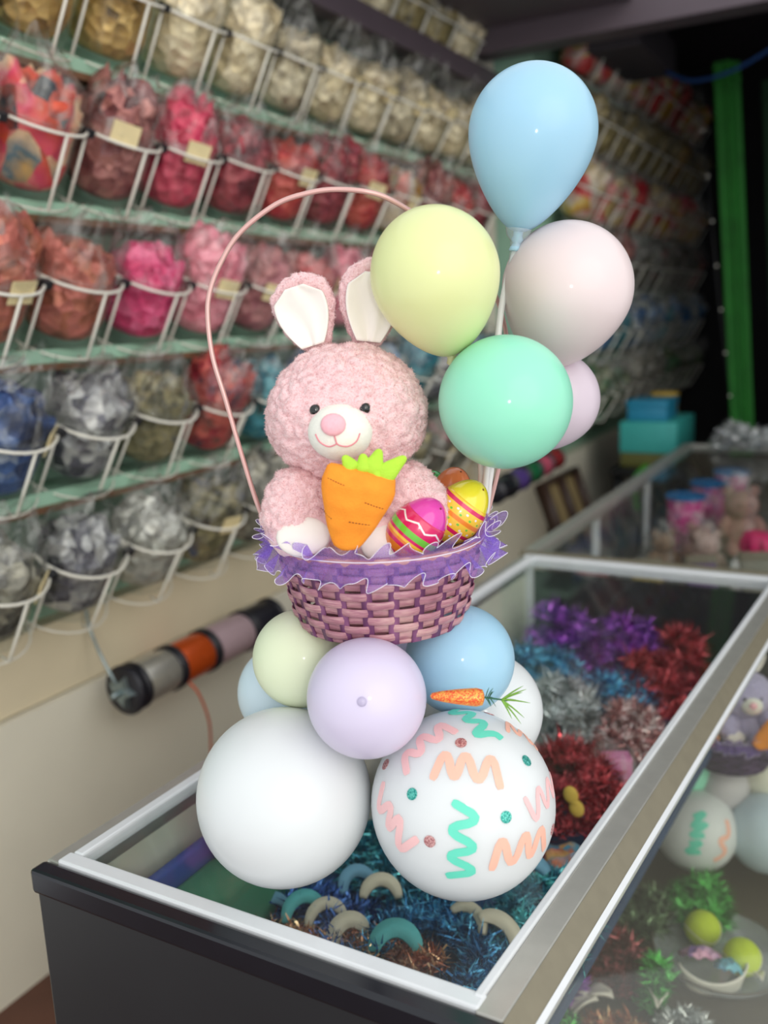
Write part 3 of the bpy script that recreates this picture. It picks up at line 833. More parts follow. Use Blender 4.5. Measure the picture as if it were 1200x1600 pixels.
balloon('ice blue balloon peeping out behind the large plain white balloon', LOC(-.1380, -.10, 1.168), ax(-.7, -.5, .1), .068, BM['ice'], G2)
balloon('white balloon behind the glittery carrot, on the right', LOC(.1370, -.075, 1.140), ax(.7, -.5, .1), .081, BM['white'], G2)
balloon('cream balloon wedged low between the two large white ones', LOC(-.012, -.06, 1.085), ax(0, -1, .1), .084, BM['cream'], G2)
balloon('lilac balloon tucked at the back under the basket', LOC(.0, -.12, 1.245), ax(0, -1, .2), .060, BM['lilac'], G2)

# stickers on the decorated balloon, laid on its curved surface
mi = deco.matrix_basis.inverted() if False else (Matrix.Translation(LOC(.0908, .117, 1.1100)) @ deco.rotation_quaternion.to_matrix().to_4x4()).inverted()
dc = LOC(.0908, .117, 1.1100)
E3 = (Vector((0, 0, 1.68)) - dc).normalized()
E1 = Vector((0.874, 0.484, -0.040)); E1 = (E1 - E3 * E1.dot(E3)).normalized()
E2 = E3.cross(E1)
def on_ball(a, b, R=.1090):
    r2 = min(a * a + b * b, .985)
    d = E1 * a + E2 * b + E3 * math.sqrt(1 - r2)
    # follow the slightly lengthened shape of the envelope
    l = mi.to_3x3() @ d.normalized()
    return l
def surf(l, R, off):
    ez = 1.0 if l.z > 0 else 1.03
    k = max(0.0, -l.z)
    p = Vector((l.x * (1 - .12 * k ** 1.6), l.y * (1 - .12 * k ** 1.6), l.z * ez)) * R
    return p + l * off
def cc(x, y): return ((x - 881) / 297.0 * .985, -(y - 638) / 300.0 * .985)
def chaikin(p, n=2):
    for _ in range(n):
        q = [p[0]]
        for a, b in zip(p, p[1:]):
            q.append((a[0] * .75 + b[0] * .25, a[1] * .75 + b[1] * .25)); q.append((a[0] * .25 + b[0] * .75, a[1] * .25 + b[1] * .75))
        q.append(p[-1]); p = q
    return p
def densify(p, k):
    q = []
    for a, b in zip(p, p[1:]):
        for i in range(k): q.append((a[0] + (b[0] - a[0]) * i / k, a[1] + (b[1] - a[1]) * i / k))
    q.append(p[-1]); return q
def squiggle(pts, mat, w=.0047):
    p = densify(chaikin([cc(*q) for q in pts], 2), 2)
    L = [on_ball(*q).normalized() for q in p]
    v, f = [], []
    n = len(L)
    for i, l in enumerate(L):
        t = L[min(i + 1, n - 1)] - L[max(i - 1, 0)]
        s = l.cross(t).normalized()
        ww = w * (.6 + .4 * min(1, i / 3, (n - 1 - i) / 3 + .2))
        for sg in (-1, 1):
            for off in (.0002, .0008):
                lp = (l + s * (sg * ww / .109)).normalized()
                v.append(tuple(surf(lp, .109, off)))
    for i in range(n - 1):
        a, b = i * 4, i * 4 + 4
        f += [(a + 1, a + 3, b + 3, b + 1), (a, b, b + 2, a + 2), (a, a + 1, b + 1, b), (a + 2, b + 2, b + 3, a + 3)]
    f += [(0, 2, 3, 1), (4 * n - 4, 4 * n - 3, 4 * n - 1, 4 * n - 2)]
    obj('squiggle_sticker', (v, f), mat, deco, smooth=False)
S_teal = plain('teal_sticker', rgb(104, 220, 192), .5, var=.03); S_pink = plain('pink_sticker', rgb(246, 196, 196), .5, var=.03); S_peach = plain('peach_sticker', rgb(252, 190, 168), .5, var=.03)
squiggle([(870, 338), (842, 362), (935, 350), (882, 390), (972, 385), (912, 440), (985, 425), (1008, 446)], S_teal)
squiggle([(712, 555), (698, 478), (765, 500), (742, 425), (822, 462), (800, 388), (868, 428)], S_pink)
squiggle([(790, 572), (836, 470), (856, 592), (894, 470), (928, 602), (972, 480), (996, 600)], S_peach)
squiggle([(850, 636), (942, 690), (818, 712), (938, 772), (812, 788), (930, 838), (826, 850)], S_teal)
squiggle([(634, 574), (608, 675), (668, 632), (640, 732), (698, 664), (672, 790), (744, 742)], S_pink)
squiggle([(1068, 622), (1112, 712), (1110, 566), (1148, 678), (1146, 540), (1172, 640), (1166, 545)], S_pink, .0034)
squiggle([(962, 834), (998, 722), (1022, 842), (1074, 702), (1078, 824), (1122, 694), (1130, 780)], S_peach)
squiggle([(1030, 422), (1034, 372), (1066, 440), (1078, 396), (1108, 462), (1112, 430), (1126, 472)], S_peach, .003)
def dot(x, y, mat, r=.0066):
    l0 = on_ball(*cc(x, y)).normalized()
    s = l0.orthogonal().normalized(); t = l0.cross(s)
    v = [tuple(surf(l0, .109, .0010))]
    for i in range(20):
        a = 2 * PI * i / 20
        v.append(tuple(surf((l0 + (s * math.cos(a) + t * math.sin(a)) * (r / .109)).normalized(), .109, .0008)))
    for i in range(20):
        a = 2 * PI * i / 20
        v.append(tuple(surf((l0 + (s * math.cos(a) + t * math.sin(a)) * (r / .109)).normalized(), .109, .0001)))
    f = [(0, 1 + i, 1 + (i + 1) % 20) for i in range(20)] + [(1 + i, 21 + i, 21 + (i + 1) % 20, 1 + (i + 1) % 20) for i in range(20)]
    obj('dot_sticker', (v, f), mat, deco, smooth=False)
def glitter(name, c1, c2, scale=900, metal=.5):
    m, nt, p, out = new_mat(name)
    tc = nd(nt, 'ShaderNodeTexCoord'); v = nd(nt, 'ShaderNodeTexVoronoi'); v.inputs['Scale'].default_value = scale
    nt.links.new(tc.outputs['Object'], v.inputs['Vector'])
    sp = nd(nt, 'ShaderNodeSeparateColor'); nt.links.new(v.outputs['Color'], sp.inputs[0])
    nt.links.new(ramp(nt, sp.outputs[0], [(.25, c1), (.85, c2)]), p.inputs['Base Color'])
    p.inputs['Metallic'].default_value = metal; p.inputs['Roughness'].default_value = .35
    b = nd(nt, 'ShaderNodeBump'); b.inputs['Strength'].default_value = 1.0; b.inputs['Distance'].default_value = .001
    nt.links.new(sp.outputs[1], b.inputs['Height']); nt.links.new(b.outputs[0], p.inputs['Normal'])
    return m
G_pink = glitter('rose_glitter', rgb(176, 104, 108), rgb(238, 190, 186)); G_teal = glitter('teal_glitter', rgb(24, 140, 130), rgb(120, 222, 206))
for x, y in ((880, 460), (637, 520), (780, 750), (1162, 720), (976, 352)): dot(x, y, G_pink)
for x, y in ((728, 613), (1083, 512), (1009, 680)): dot(x, y, G_teal)

# glitter carrot pick stuck between the balloons
gc = thing('glitter_carrot', 'small orange glitter carrot with green plastic sprig on the squiggle balloon', 'ornament', LOC(.0569, .15, 1.2385), RZ)
G_or = glitter('orange_glitter', rgb(250, 96, 56), rgb(255, 190, 90), 700, .25)
prof = [(.0006, -.002), (.0035, .0), (.0062, .012), (.0085, .028), (.0100, .044), (.0104, .050), (.0088, .0565), (.004, .0585), (.0006, .0585)]
obj('root', xf(lathe(prof, 28), Matrix.Translation((0, 0, .0225)) @ Matrix.Rotation(math.radians(94), 4, 'Y')), G_or, gc)
M['sprig'] = plain('green_sprig', rgb(122, 170, 60), .45, var=.15, scale=200); M['sprig2'] = plain('dark_green_sprig', rgb(44, 104, 76), .45, var=.15, scale=200)
stem = [Vector((.058, 0, .0185)), Vector((.072, -.001, .0165)), Vector((.084, -.002, .0145))]
obj('stem', tube(spline(stem, 5), .0010, 8), M['sprig2'], gc)
def blade(p, d, L, w, mat):
    d = Vector(d).normalized(); s = d.cross(Vector((0, 1, 0))).normalized()
    pts = [Vector(p), Vector(p) + d * L * .5 + Vector((0, 0, .001)), Vector(p) + d * L]
    obj('leaf', tube(spline(pts, 3), [w, w * .95, w * .9, w * .85, w * .7, w * .45, w * .12], 5), mat, gc)
for k in range(9):
    a = 2 * PI * k / 9
    blade((.060 + .002 * (k % 3), 0, .0182), (.35 + .3 * (k % 2), .8 * math.sin(a), math.cos(a)), .013, .0007, M['sprig2'])
for d, L in (((1, -.2, .75), .030), ((1, 0, .42), .030), ((1, -.1, -.12), .032), ((.7, -.3, -.9), .034), ((.9, -.2, -.75), .032), ((.75, .3, -1.1), .022), ((1, .3, .2), .026), ((.5, -.3, -1), .024), ((1, -.5, .1), .022)):
    blade((.078, -.0015, .0155), d, L, .0011, M['sprig'])

# ------------------------------------------------------------------ basket
def streak_mat(name, c1, c2, c3, zs=9.0):
    m, nt, p, out = new_mat(name)
    tc = nd(nt, 'ShaderNodeTexCoord'); mp = nd(nt, 'ShaderNodeMapping'); mp.inputs['Scale'].default_value = (1, 1, zs)
    n = nd(nt, 'ShaderNodeTexNoise'); n.inputs['Scale'].default_value = 70; n.inputs['Detail'].default_value = 3
    nt.links.new(tc.outputs['Object'], mp.inputs[0]); nt.links.new(mp.outputs[0], n.inputs['Vector'])
    n2 = nd(nt, 'ShaderNodeTexNoise'); n2.inputs['Scale'].default_value = 26
    nt.links.new(tc.outputs['Object'], n2.inputs['Vector'])
    f = mth(nt, 'MULTIPLY_ADD', n2.outputs[0], .6, mth(nt, 'MULTIPLY', n.outputs[0], .5))
    nt.links.new(ramp(nt, f, [(.36, c1), (.54, c2), (.72, c3)]), p.inputs['Base Color'])
    p.inputs['Roughness'].default_value = .5
    return m
W_str = streak_mat('mauve_splint', rgb(142, 88, 104), rgb(178, 124, 134), rgb(206, 164, 160))
W_stv = streak_mat('dark_mauve_stave', rgb(84, 40, 76), rgb(112, 60, 100), rgb(140, 88, 124), .15)
D_str = streak_mat('violet_splint', rgb(44, 26, 62), rgb(66, 40, 84), rgb(90, 60, 104))
D_stv = streak_mat('dark_violet_stave', rgb(34, 18, 50), rgb(50, 28, 70), rgb(70, 46, 92), .15)
def organza(name, col, alpha):
    m, nt, p, out = new_mat(name)
    tr = nd(nt, 'ShaderNodeBsdfTransparent'); tr.inputs[0].default_value = tuple(.55 + .45 * c for c in col[:3]) + (1,)
    tl = nd(nt, 'ShaderNodeBsdfTranslucent'); tl.inputs[0].default_value = col
    p.inputs['Base Color'].default_value = col; p.inputs['Roughness'].default_value = .45; p.inputs['Sheen Weight'].default_value = .4
    tc = nd(nt, 'ShaderNodeTexCoord'); n = nd(nt, 'ShaderNodeTexNoise'); n.inputs['Scale'].default_value = 400
    nt.links.new(tc.outputs['Object'], n.inputs['Vector'])
    m1 = nd(nt, 'ShaderNodeMixShader'); m1.inputs[0].default_value = .35
    nt.links.new(p.outputs[0], m1.inputs[1]); nt.links.new(tl.outputs[0], m1.inputs[2])
    m2 = nd(nt, 'ShaderNodeMixShader')
    nt.links.new(mth(nt, 'MULTIPLY_ADD', n.outputs[0], .3, alpha - .15), m2.inputs[0])
    nt.links.new(tr.outputs[0], m2.inputs[1]); nt.links.new(m1.outputs[0], m2.inputs[2])
    nt.links.new(m2.outputs[0], out.inputs[0])
    return m
ORG = organza('purple_organza', rgb(192, 158, 248), .31)
M['edge'] = plain('white_edge_thread', rgb(244, 240, 250), .35, var=.01)
M['handle'] = plain('rose_gold_wire', rgb(222, 176, 170), .3, metal=.35, var=.03)

def make_basket(label, loc, rotz, strm, stvm, s=1.0, rows=9, H=.104, R0=.103, R1=.126, ruffle=True, handle=None):
    t = thing('wicker_basket', label, 'basket', loc, rotz)
    t.scale = (s, s, s)
    Rz = lambda z: R0 + (R1 - R0) * (max(0, min(1, z / H)) ** .75)
    NS = 24
    for i in range(NS):
        a = 2 * PI * (i + .5) / NS
        v, f = [], []
        for j in range(9):
            z = H * j / 8
            for da, dr in ((-1, -.0009), (1, -.0009), (1, .0009), (-1, .0009)):
                aa = a + da * .0062 / Rz(z)
                r = Rz(z) + dr
                v.append((r * math.cos(aa), r * math.sin(aa), z))
        for j in range(8):
            for k in range(4):
                f.append((j * 4 + k, j * 4 + (k + 1) % 4, j * 4 + 4 + (k + 1) % 4, j * 4 + 4 + k))
        obj('stave', (v, f), stvm, t)
    for rr in range(rows):
        z0 = .006 + (H - .010) * rr / rows
        hh = (H - .010) / rows * .97
        v, f = [], []
        N = NS * 8
        for i in range(N):
            a = 2 * PI * i / N
            wv = math.cos(a * NS / 2 + PI * rr + PI / 2 * 0)
            wv = math.copysign(abs(wv) ** .7, wv)
            zj = .0008 * math.sin(a * 5 + rr * 1.7)
            for dz, dr in ((0, -.0007), (0.03, .0006), (.5, .0010), (.97, .0006), (1, -.0007)):
                z = z0 + hh * dz + zj
                r = Rz(z) + .0026 * wv + dr
                v.append((r * math.cos(a), r * math.sin(a), z))
        for i in range(N):
            j = (i + 1) % N
            for k in range(4):
                f.append((i * 5 + k, j * 5 + k, j * 5 + k + 1, i * 5 + k + 1))
            f.append((i * 5 + 4, j * 5 + 4, j * 5, i * 5))
        obj('weave_strand', (v, f), strm, t)
    obj('base', lathe([(.002, .0), (R0, .0), (R0 + .002, .004), (R0 - .002, .007), (.002, .006)], 48), strm, t)
    obj('rim', lathe([(R1 - .004, H - .004), (R1 + .004, H - .004), (R1 + .0055, H), (R1 + .004, H + .006), (R1 - .004, H + .006), (R1 - .0055, H), (R1 - .004, H - .004)], 64, cap=False), strm, t)
    if ruffle:
        def waves(a, sd):
            return (math.sin(31 * a + sd + 1.3 * math.sin(4 * a + sd)) + .8 * math.sin(49 * a + 2.1 * sd + 1.6 * math.sin(3 * a)) + .6 * math.sin(15 * a + sd * .7)) / 2.2
        def lay(r_out, z_out, amp_r, amp_z, sd, rin, zin):
            def fn(u, v):
                a = 2 * PI * u
                # gathers: cloth crowds into folds as it leaves the rim
                k = v ** .8
                wv, wv2 = waves(a, sd), waves(a + .05, sd + 1.9)
                r = rin + r_out * v + amp_r * k * wv
                z = zin + z_out * v + amp_z * k * wv2
                aa = a + .055 * k * waves(a + .09, sd + .8)
                return (r * math.cos(aa), r * math.sin(aa), z)
            return fn
        for nm, fn in (('ruffle', lay(.019, -.020, .012, .010, .4, R1 + .004, H + .002)), ('ruffle', lay(.019, .016, .013, .011, 2.7, R1 + .002, H + .004))):
            g = grid(fn, 720, 8, closed_u=True)
            ro = obj(nm, g, ORG, t)
            edge = [fn(i / 720, 1.0) for i in range(720)]
            obj('edge_thread', tube(edge, .0004, 5, closed=True), M['edge'], ro)
        band = [((R1 + .005) * math.cos(2 * PI * i / 120), (R1 + .005) * math.sin(2 * PI * i / 120), H + .003) for i in range(120)]
        obj('gather_thread', tube(band, .0007, 5, closed=True), M['edge'], t)
    if handle:
        obj('handle', tube(spline(handle, 8), .0030, 12), M['handle'], t)
    return t

BZ = 1.306
hp = [(-.1235, 1.40), (-.1438, 1.4524), (-.1600, 1.518), (-.1755, 1.590), (-.1868, 1.640), (-.1890, 1.685), (-.1845, 1.715), (-.1693, 1.7475), (-.1440, 1.781), (-.1009, 1.8106), (-.0620, 1.8220), (-.0261, 1.8246), (.0160, 1.8180),
      (.0520, 1.8020), (.0950, 1.778), (.140, 1.742), (.172, 1.69), (.187, 1.62), (.184, 1.54), (.160, 1.465), (.1285, 1.40)]
HY = [.02, .06, .10, .13, .145, .13, .08, .0]
make_basket('oval purple woven basket with organza ruffle and tall wire handle holding the bunny', LOC(.003, 0, BZ), RZ, W_str, W_stv,
            handle=[(u - .003, 0 if u < .04 or i < 5 else HY[i - 13], z - BZ) for i, (u, z) in enumerate(hp)])

# ------------------------------------------------------------------ plush bunny
def fleece(name, c, c2):
    m, nt, p, out = new_mat(name)
    tc = nd(nt, 'ShaderNodeTexCoord'); n = nd(nt, 'ShaderNodeTexNoise'); n.inputs['Scale'].default_value = 120; n.inputs['Detail'].default_value = 4
    nt.links.new(tc.outputs['Object'], n.inputs['Vector'])
    nt.links.new(ramp(nt, n.outputs[0], [(.3, c2), (.7, c)]), p.inputs['Base Color'])
    p.inputs['Roughness'].default_value = .95; p.inputs['Sheen Weight'].default_value = .35; p.inputs['Sheen Roughness'].default_value = .5
    p.inputs['Specular IOR Level'].default_value = .15
    b = nd(nt, 'ShaderNodeBump'); b.inputs['Strength'].default_value = .5; b.inputs['Distance'].default_value = .003
    n2 = nd(nt, 'ShaderNodeTexNoise'); n2.inputs['Scale'].default_value = 420; n2.inputs['Detail'].default_value = 3
    nt.links.new(tc.outputs['Object'], n2.inputs['Vector']); nt.links.new(n2.outputs[0], b.inputs['Height']); nt.links.new(b.outputs[0], p.inputs['Normal'])
    return m
def fur_mat(name, c):
    m, nt, p, out = new_mat(name)
    d = nd(nt, 'ShaderNodeBsdfDiffuse'); d.inputs[0].default_value = c
    t = nd(nt, 'ShaderNodeBsdfTranslucent'); t.inputs[0].default_value = c
    oi = nd(nt, 'ShaderNodeTexCoord'); n = nd(nt, 'ShaderNodeTexNoise'); n.inputs['Scale'].default_value = 60
    nt.links.new(oi.outputs['Object'], n.inputs['Vector'])
    col = ramp(nt, n.outputs[0], [(.3, tuple(v * .93 for v in c[:3]) + (1,)), (.7, c)])
    nt.links.new(col, d.inputs[0]); nt.links.new(col, t.inputs[0])
    mx = nd(nt, 'ShaderNodeMixShader'); mx.inputs[0].default_value = .5
    nt.links.new(d.outputs[0], mx.inputs[1]); nt.links.new(t.outputs[0], mx.inputs[2]); nt.links.new(mx.outputs[0], out.inputs[0])
    return m
FUR = {}
FL_pink = fleece('pink_fleece', rgb(247, 212, 213), rgb(242, 202, 205)); FL_lav = fleece('lavender_fleece', rgb(200, 192, 226), rgb(184, 176, 214))
FUR[FL_pink] = fur_mat('pink_pile', rgb(250, 221, 222)); FUR[FL_lav] = fur_mat('lavender_pile', rgb(206, 198, 230))
M['satin'] = plain('cream_satin', rgb(246, 238, 230), .55, var=.02, spec=.3); M['muzzle'] = plain('ivory_plush', rgb(240, 238, 228), .85, var=.03, scale=200, bump=.2, bscale=600, spec=.2)
M['nose'] = plain('pink_nose_plush', rgb(248, 186, 196), .85, var=.05, scale=300, spec=.2); M['thread'] = plain('rose_thread', rgb(226, 140, 150), .7)
M['eye'] = plain('black_eye', rgb(14, 13, 14), .08, coat=.6, var=.1)

def fluffy(geo_sub, c, r, amp=.0054, cell=56, seed=0, shape=None):
    """displaced ellipsoid: curly sherpa lumps with creases; returns verts, faces"""
    v, f = ico(geo_sub)
    out = []
    off = Vector((seed * 1.37, seed * .61, seed * 2.2))
    for p in v:
        q = Vector(p)
        if shape: q = shape(q)
        b = Vector((q.x * r[0], q.y * r[1], q.z * r[2]))
        nn = Vector((q.x / r[0], q.y / r[1], q.z / r[2])).normalized()
        w = b + 0.006 * Vector((noise.noise(b * 90 + off), noise.noise(b * 90 + off + Vector((5, 0, 0))), noise.noise(b * 90 + off + Vector((0, 9, 0)))))
        ds = noise.voronoi(w * cell + off)[0]
        e = min(1.0, (ds[1] - ds[0]) * 2.2)
        b = b + nn * (amp * (math.sqrt(e) - .6) + amp * .5 * noise.noise(b * 40 + off))
        out.append((b.x + c[0], b.y + c[1], b.z + c[2]))
    return out, f

def fuzz(geo, n, ln, wd, mat, parent, seed=0):
    """short curly pile standing on a fleece surface"""
    V = np.array(geo[0]); F = np.array(geo[1])
    a, b, c = V[F[:, 0]], V[F[:, 1]], V[F[:, 2]]
    nr = np.cross(b - a, c - a); ar = np.linalg.norm(nr, axis=1); nr = nr / np.maximum(ar, 1e-12)[:, None]
    r = np.random.default_rng(seed)
    i = r.choice(len(F), n, p=ar / ar.sum())
    s, t = r.random(n), r.random(n); fl = s + t > 1; s[fl], t[fl] = 1 - s[fl], 1 - t[fl]
    p = a[i] + (b[i] - a[i]) * s[:, None] + (c[i] - a[i]) * t[:, None]
    d = nr[i] + r.normal(0, .55, (n, 3)); d /= np.linalg.norm(d, axis=1)[:, None]
    sd = np.cross(d, r.normal(0, 1, (n, 3))); sd /= np.linalg.norm(sd, axis=1)[:, None]
    L = ln * (.5 + .8 * r.random(n))[:, None]
    curl = np.cross(d, sd) * L * r.normal(0, .4, (n, 1))
    p = p - nr[i] * .0006
    q = np.stack([p - sd * wd / 2, p + sd * wd / 2, p + d * L * .6 + curl + sd * wd * .35, p + d * L * .6 + curl - sd * wd * .35, p + d * L + curl * .2], 1).reshape(-1, 3)
    fs = []
    for k in range(0, 5 * n, 5):
        fs.append((k, k + 1, k + 2, k + 3)); fs.append((k + 3, k + 2, k + 4))
    return obj('fur', (q.tolist(), fs), FUR[mat], parent, kind='stuff')

def curve_on(pts, r, k=8, n=8): return tube(spline(pts, k), r, n)

def make_bunny(label, loc, rotz, fl, s=1.0, fur=1.0, sub=6, turn=0.0):
    """origin at the seat; head centre at z .19"""
    t = thing('plush_bunny', label, 'plush toy', loc, rotz)
    t.scale = (s, s, s)
    HC = (0, -.02, .1965)
    def hshape(q):
        k = 1 + .05 * max(0, -q.z + .1) - .05 * max(0, q.z)
        return Vector((q.x * k, q.y, q.z))
    g = fluffy(sub, HC, (.0955, .082, .082), seed=1, shape=hshape)
    head = obj('head', g, fl, t)
    if fur: fuzz(g, int(42000 * fur), .0030, .0006, fl, head, 3)
    # muzzle, nose, mouth, eyes sit on the front of the head (-y)
    muz = obj('muzzle', xf(ico(4, .0365, .030, .0325), Matrix.Translation((-.005 + turn, -.092, .183))), M['muzzle'], t)
    obj('nose', xf(ico(3, .0140, .0080, .0125), Matrix.Translation((-.0110 + turn, -.1205, .1945)) @ Matrix.Rotation(-.25, 4, 'X')), M['nose'], muz)
    def msurf(x, z, o=.0006):
        dx, dz = x / .0365, z / .0325
        return Vector((-.005 + turn + x, -.092 - .030 * math.sqrt(max(0.02, 1 - dx * dx - dz * dz)) - o, .183 + z))
    obj('mouth', join(curve_on([msurf(-.0265, .001), msurf(-.022, -.0075), msurf(-.013, -.0125), msurf(-.005, -.0105), msurf(-.0035, -.0085)], .0008),
                      curve_on([msurf(.0225, .0005), msurf(.018, -.0085), msurf(.009, -.0130), msurf(.000, -.0115), msurf(-.0035, -.0085)], .0008),
                      curve_on([msurf(-.0055, .0005), msurf(-.0045, -.004), msurf(-.0035, -.0085)], .0008)), M['thread'], muz)
    for ex in (-.0315, .0235):
        obj('eye', xf(ico(4, .0066, .0056, .0066), Matrix.Translation((ex, -.0985 + abs(ex) * .12, .2085))), M['eye'], t)
    # torso, arms, feet
    g = fluffy(sub - 1, (0, .0, .055), (.078, .068, .085), seed=2)
    body = obj('torso', g, fl, t)
    if fur: fuzz(g, int(16000 * fur), .0030, .0006, fl, body, 4)
    for sx, c, ang in ((-1, (-.066, -.050, .090), .25), (1, (.077, -.045, .088), -.35)):
        g = fluffy(sub - 1, (0, 0, 0), (.038, .038, .052), seed=5 + sx)
        mm = Matrix.Translation(c) @ Matrix.Rotation(-.45, 4, 'X') @ Matrix.Rotation(ang, 4, 'Y')
        g = xf(g, mm)
        arm = obj('arm', g, fl, t)
        if fur: fuzz(g, int(11000 * fur), .0030, .0006, fl, arm, 6 + sx)
    for c in ((-.060, -.066, .062), (.036, -.060, .048)):
        g = fluffy(4, c, (.037, .028, .030), amp=.002, seed=9)
        ft = obj('foot', g, fl, t)
        obj('sole', xf(ico(3, .031, .010, .024), Matrix.Translation((c[0] + .006, c[1] - .0245, c[2] + .002)) @ Matrix.Rotation(-.5, 4, 'X')), M['satin'], ft)
    # ears: fleece backs with a satin lining folded inwards
    for sx, c, lean, hz in ((-1, (-.043, .0, .311), -.26, .050), (1, (.033, .0, .318), .14, .056)):
        mm = Matrix.Translation(c) @ Matrix.Rotation(lean, 4, 'Y') @ Matrix.Rotation(sx * .12, 4, 'Z')
        def eshape(q):
            w = .72 + .34 * max(-1, min(1, (q.z + .35)))
            y = q.y
            if q.y < 0: y = q.y * .55 + .55 * max(0, 1 - (q.x / .62) ** 2) * max(0, 1 - (q.z / .85) ** 2) * .9
            return Vector((q.x * w, y, q.z))
        g = xf(fluffy(5, (0, 0, 0), (.043, .021, hz), amp=.0034, cell=80, seed=12 + sx, shape=eshape), mm)
        ear = obj('ear', g, fl, t)
        if fur: fuzz(g, int(9000 * fur), .0028, .0006, fl, ear, 14 + sx)
        def lin(u, v):
            z = -.70 + 1.42 * v
            w = .0285 * (.22 + .88 * math.sin(PI * min(1, .10 + .62 * v)) ) * (1 - .55 * max(0, v - .80) / .2)
            x = (2 * u - 1) * w
            e = abs(2 * u - 1)
            y = -.0175 + .0075 * (1 - e ** 2) * math.sin(PI * min(1, v * .9 + .1)) - .0022 * math.sin(9 * u + 5 * v) * (1 - e) - .003 * math.exp(-((u - .62) / .10) ** 2) * (1 - v)
            return tuple(mm @ Vector((x, y, z * hz)))
        obj('ear_lining', slab(grid(lin, 22, 26), .002), M['satin'], ear)
    return t
make_bunny('pink fleece bunny sitting in the basket, hugging a plush carrot', LOC(-.029, -.002, 1.372), RZ, FL_pink)

# ------------------------------------------------------------------ plush carrot
M['carrot'] = plain('orange_plush', rgb(252, 152, 50), .8, var=.08, scale=60, bump=.25, bscale=500, spec=.2)
M['lime'] = plain('lime_plush', rgb(182, 226, 70), .8, var=.06, scale=90, bump=.25, bscale=500, spec=.2)
M['stitch'] = plain('brown_thread', rgb(120, 60, 24), .8)
def make_carrot(label, loc, rotz, s=1.0, lean=.26):
    t = thing('plush_carrot', label, 'plush toy', loc, rotz); t.scale = (s, s, s)
    mm = Matrix.Rotation(lean, 4, 'Y')
    def hw(v):   # half width along the length, 0 tip .. 1 top
        return .0075 + .0345 * min(1, v * 1.25) ** .62 - .005 * max(0, v - .72) / .28
    def yo(x, z):
        v = max(0.02, min(1, z / .091)); e = min(1, abs(x) / hw(v))
        return -.019 * math.sqrt(max(0, 1 - e ** 2.4)) * min(1, .35 + v * 1.2) * (1 - .45 * max(0, v - .82) / .18)
    vv, ff = [], []
    n, m = 36, 26
    for j in range(m + 1):
        v = j / m; z = .091 * v
        w = hw(v); th = .019 * min(1, .35 + v * 1.2) * (1 - .45 * max(0, v - .82) / .18)
        if j == 0: w, th = w * .55, th * .5
        if j == m: w, th = w * .93, th * .6
        for i in range(n):
            a = 2 * PI * i / n
            c, sn = math.cos(a), math.sin(a)
            x = w * math.copysign(abs(c) ** .85, c); y = th * math.copysign(abs(sn) ** .8, sn)
            b = .0012 * noise.noise(Vector((x * 60, y * 60, z * 60)))
            vv.append(tuple(mm @ Vector((x, y + b, z + b))))
    for j in range(m):
        for i in range(n): ff.append((j * n + i, j * n + (i + 1) % n, j * n + n + (i + 1) % n, j * n + n + i))
    ff += [tuple(range(n - 1, -1, -1)), tuple(range(m * n, m * n + n))]
    obj('body', (vv, ff), M['carrot'], t)
    for x0, x1, z0, z1 in ((-.034, -.014, .076, .073), (.010, .032, .060, .056), (-.035, -.020, .040, .033), (-.002, .022, .035, .036)):
        for k in range(7):
            a, b = k / 7, (k + .62) / 7
            p = [Vector((x0 + (x1 - x0) * q, yo(x0 + (x1 - x0) * q, z0 + (z1 - z0) * q) - .0006, z0 + (z1 - z0) * q)) for q in (a, b)]
            obj('stitch', tube([mm @ q for q in p], .0005, 5), M['stitch'], t)
    for x, z, ang, L, w in ((-.012, .091, -.80, .017, .008), (.002, .093, -.35, .018, .0085), (.011, .094, .12, .026, .0095), (.024, .091, .66, .034, .0100), (.016, .089, .95, .022, .011)):
        g = ico(4, w, .0055, L * .62)
        g = ([(p[0] * (1 - .25 * math.sin(p[2] / L * 4)), p[1] + .002 * math.sin(p[2] / L * 5), p[2]) for p in g[0]], g[1])
        obj('leaf', xf(g, mm @ Matrix.Translation((x, -.002, z)) @ Matrix.Rotation(ang, 4, 'Y') @ Matrix.Translation((0, 0, L * .28))), M['lime'], t)
    return t
make_carrot('orange plush carrot with lime leaves held by the pink bunny', LOC(-.0335, .140, 1.4315), RZ)

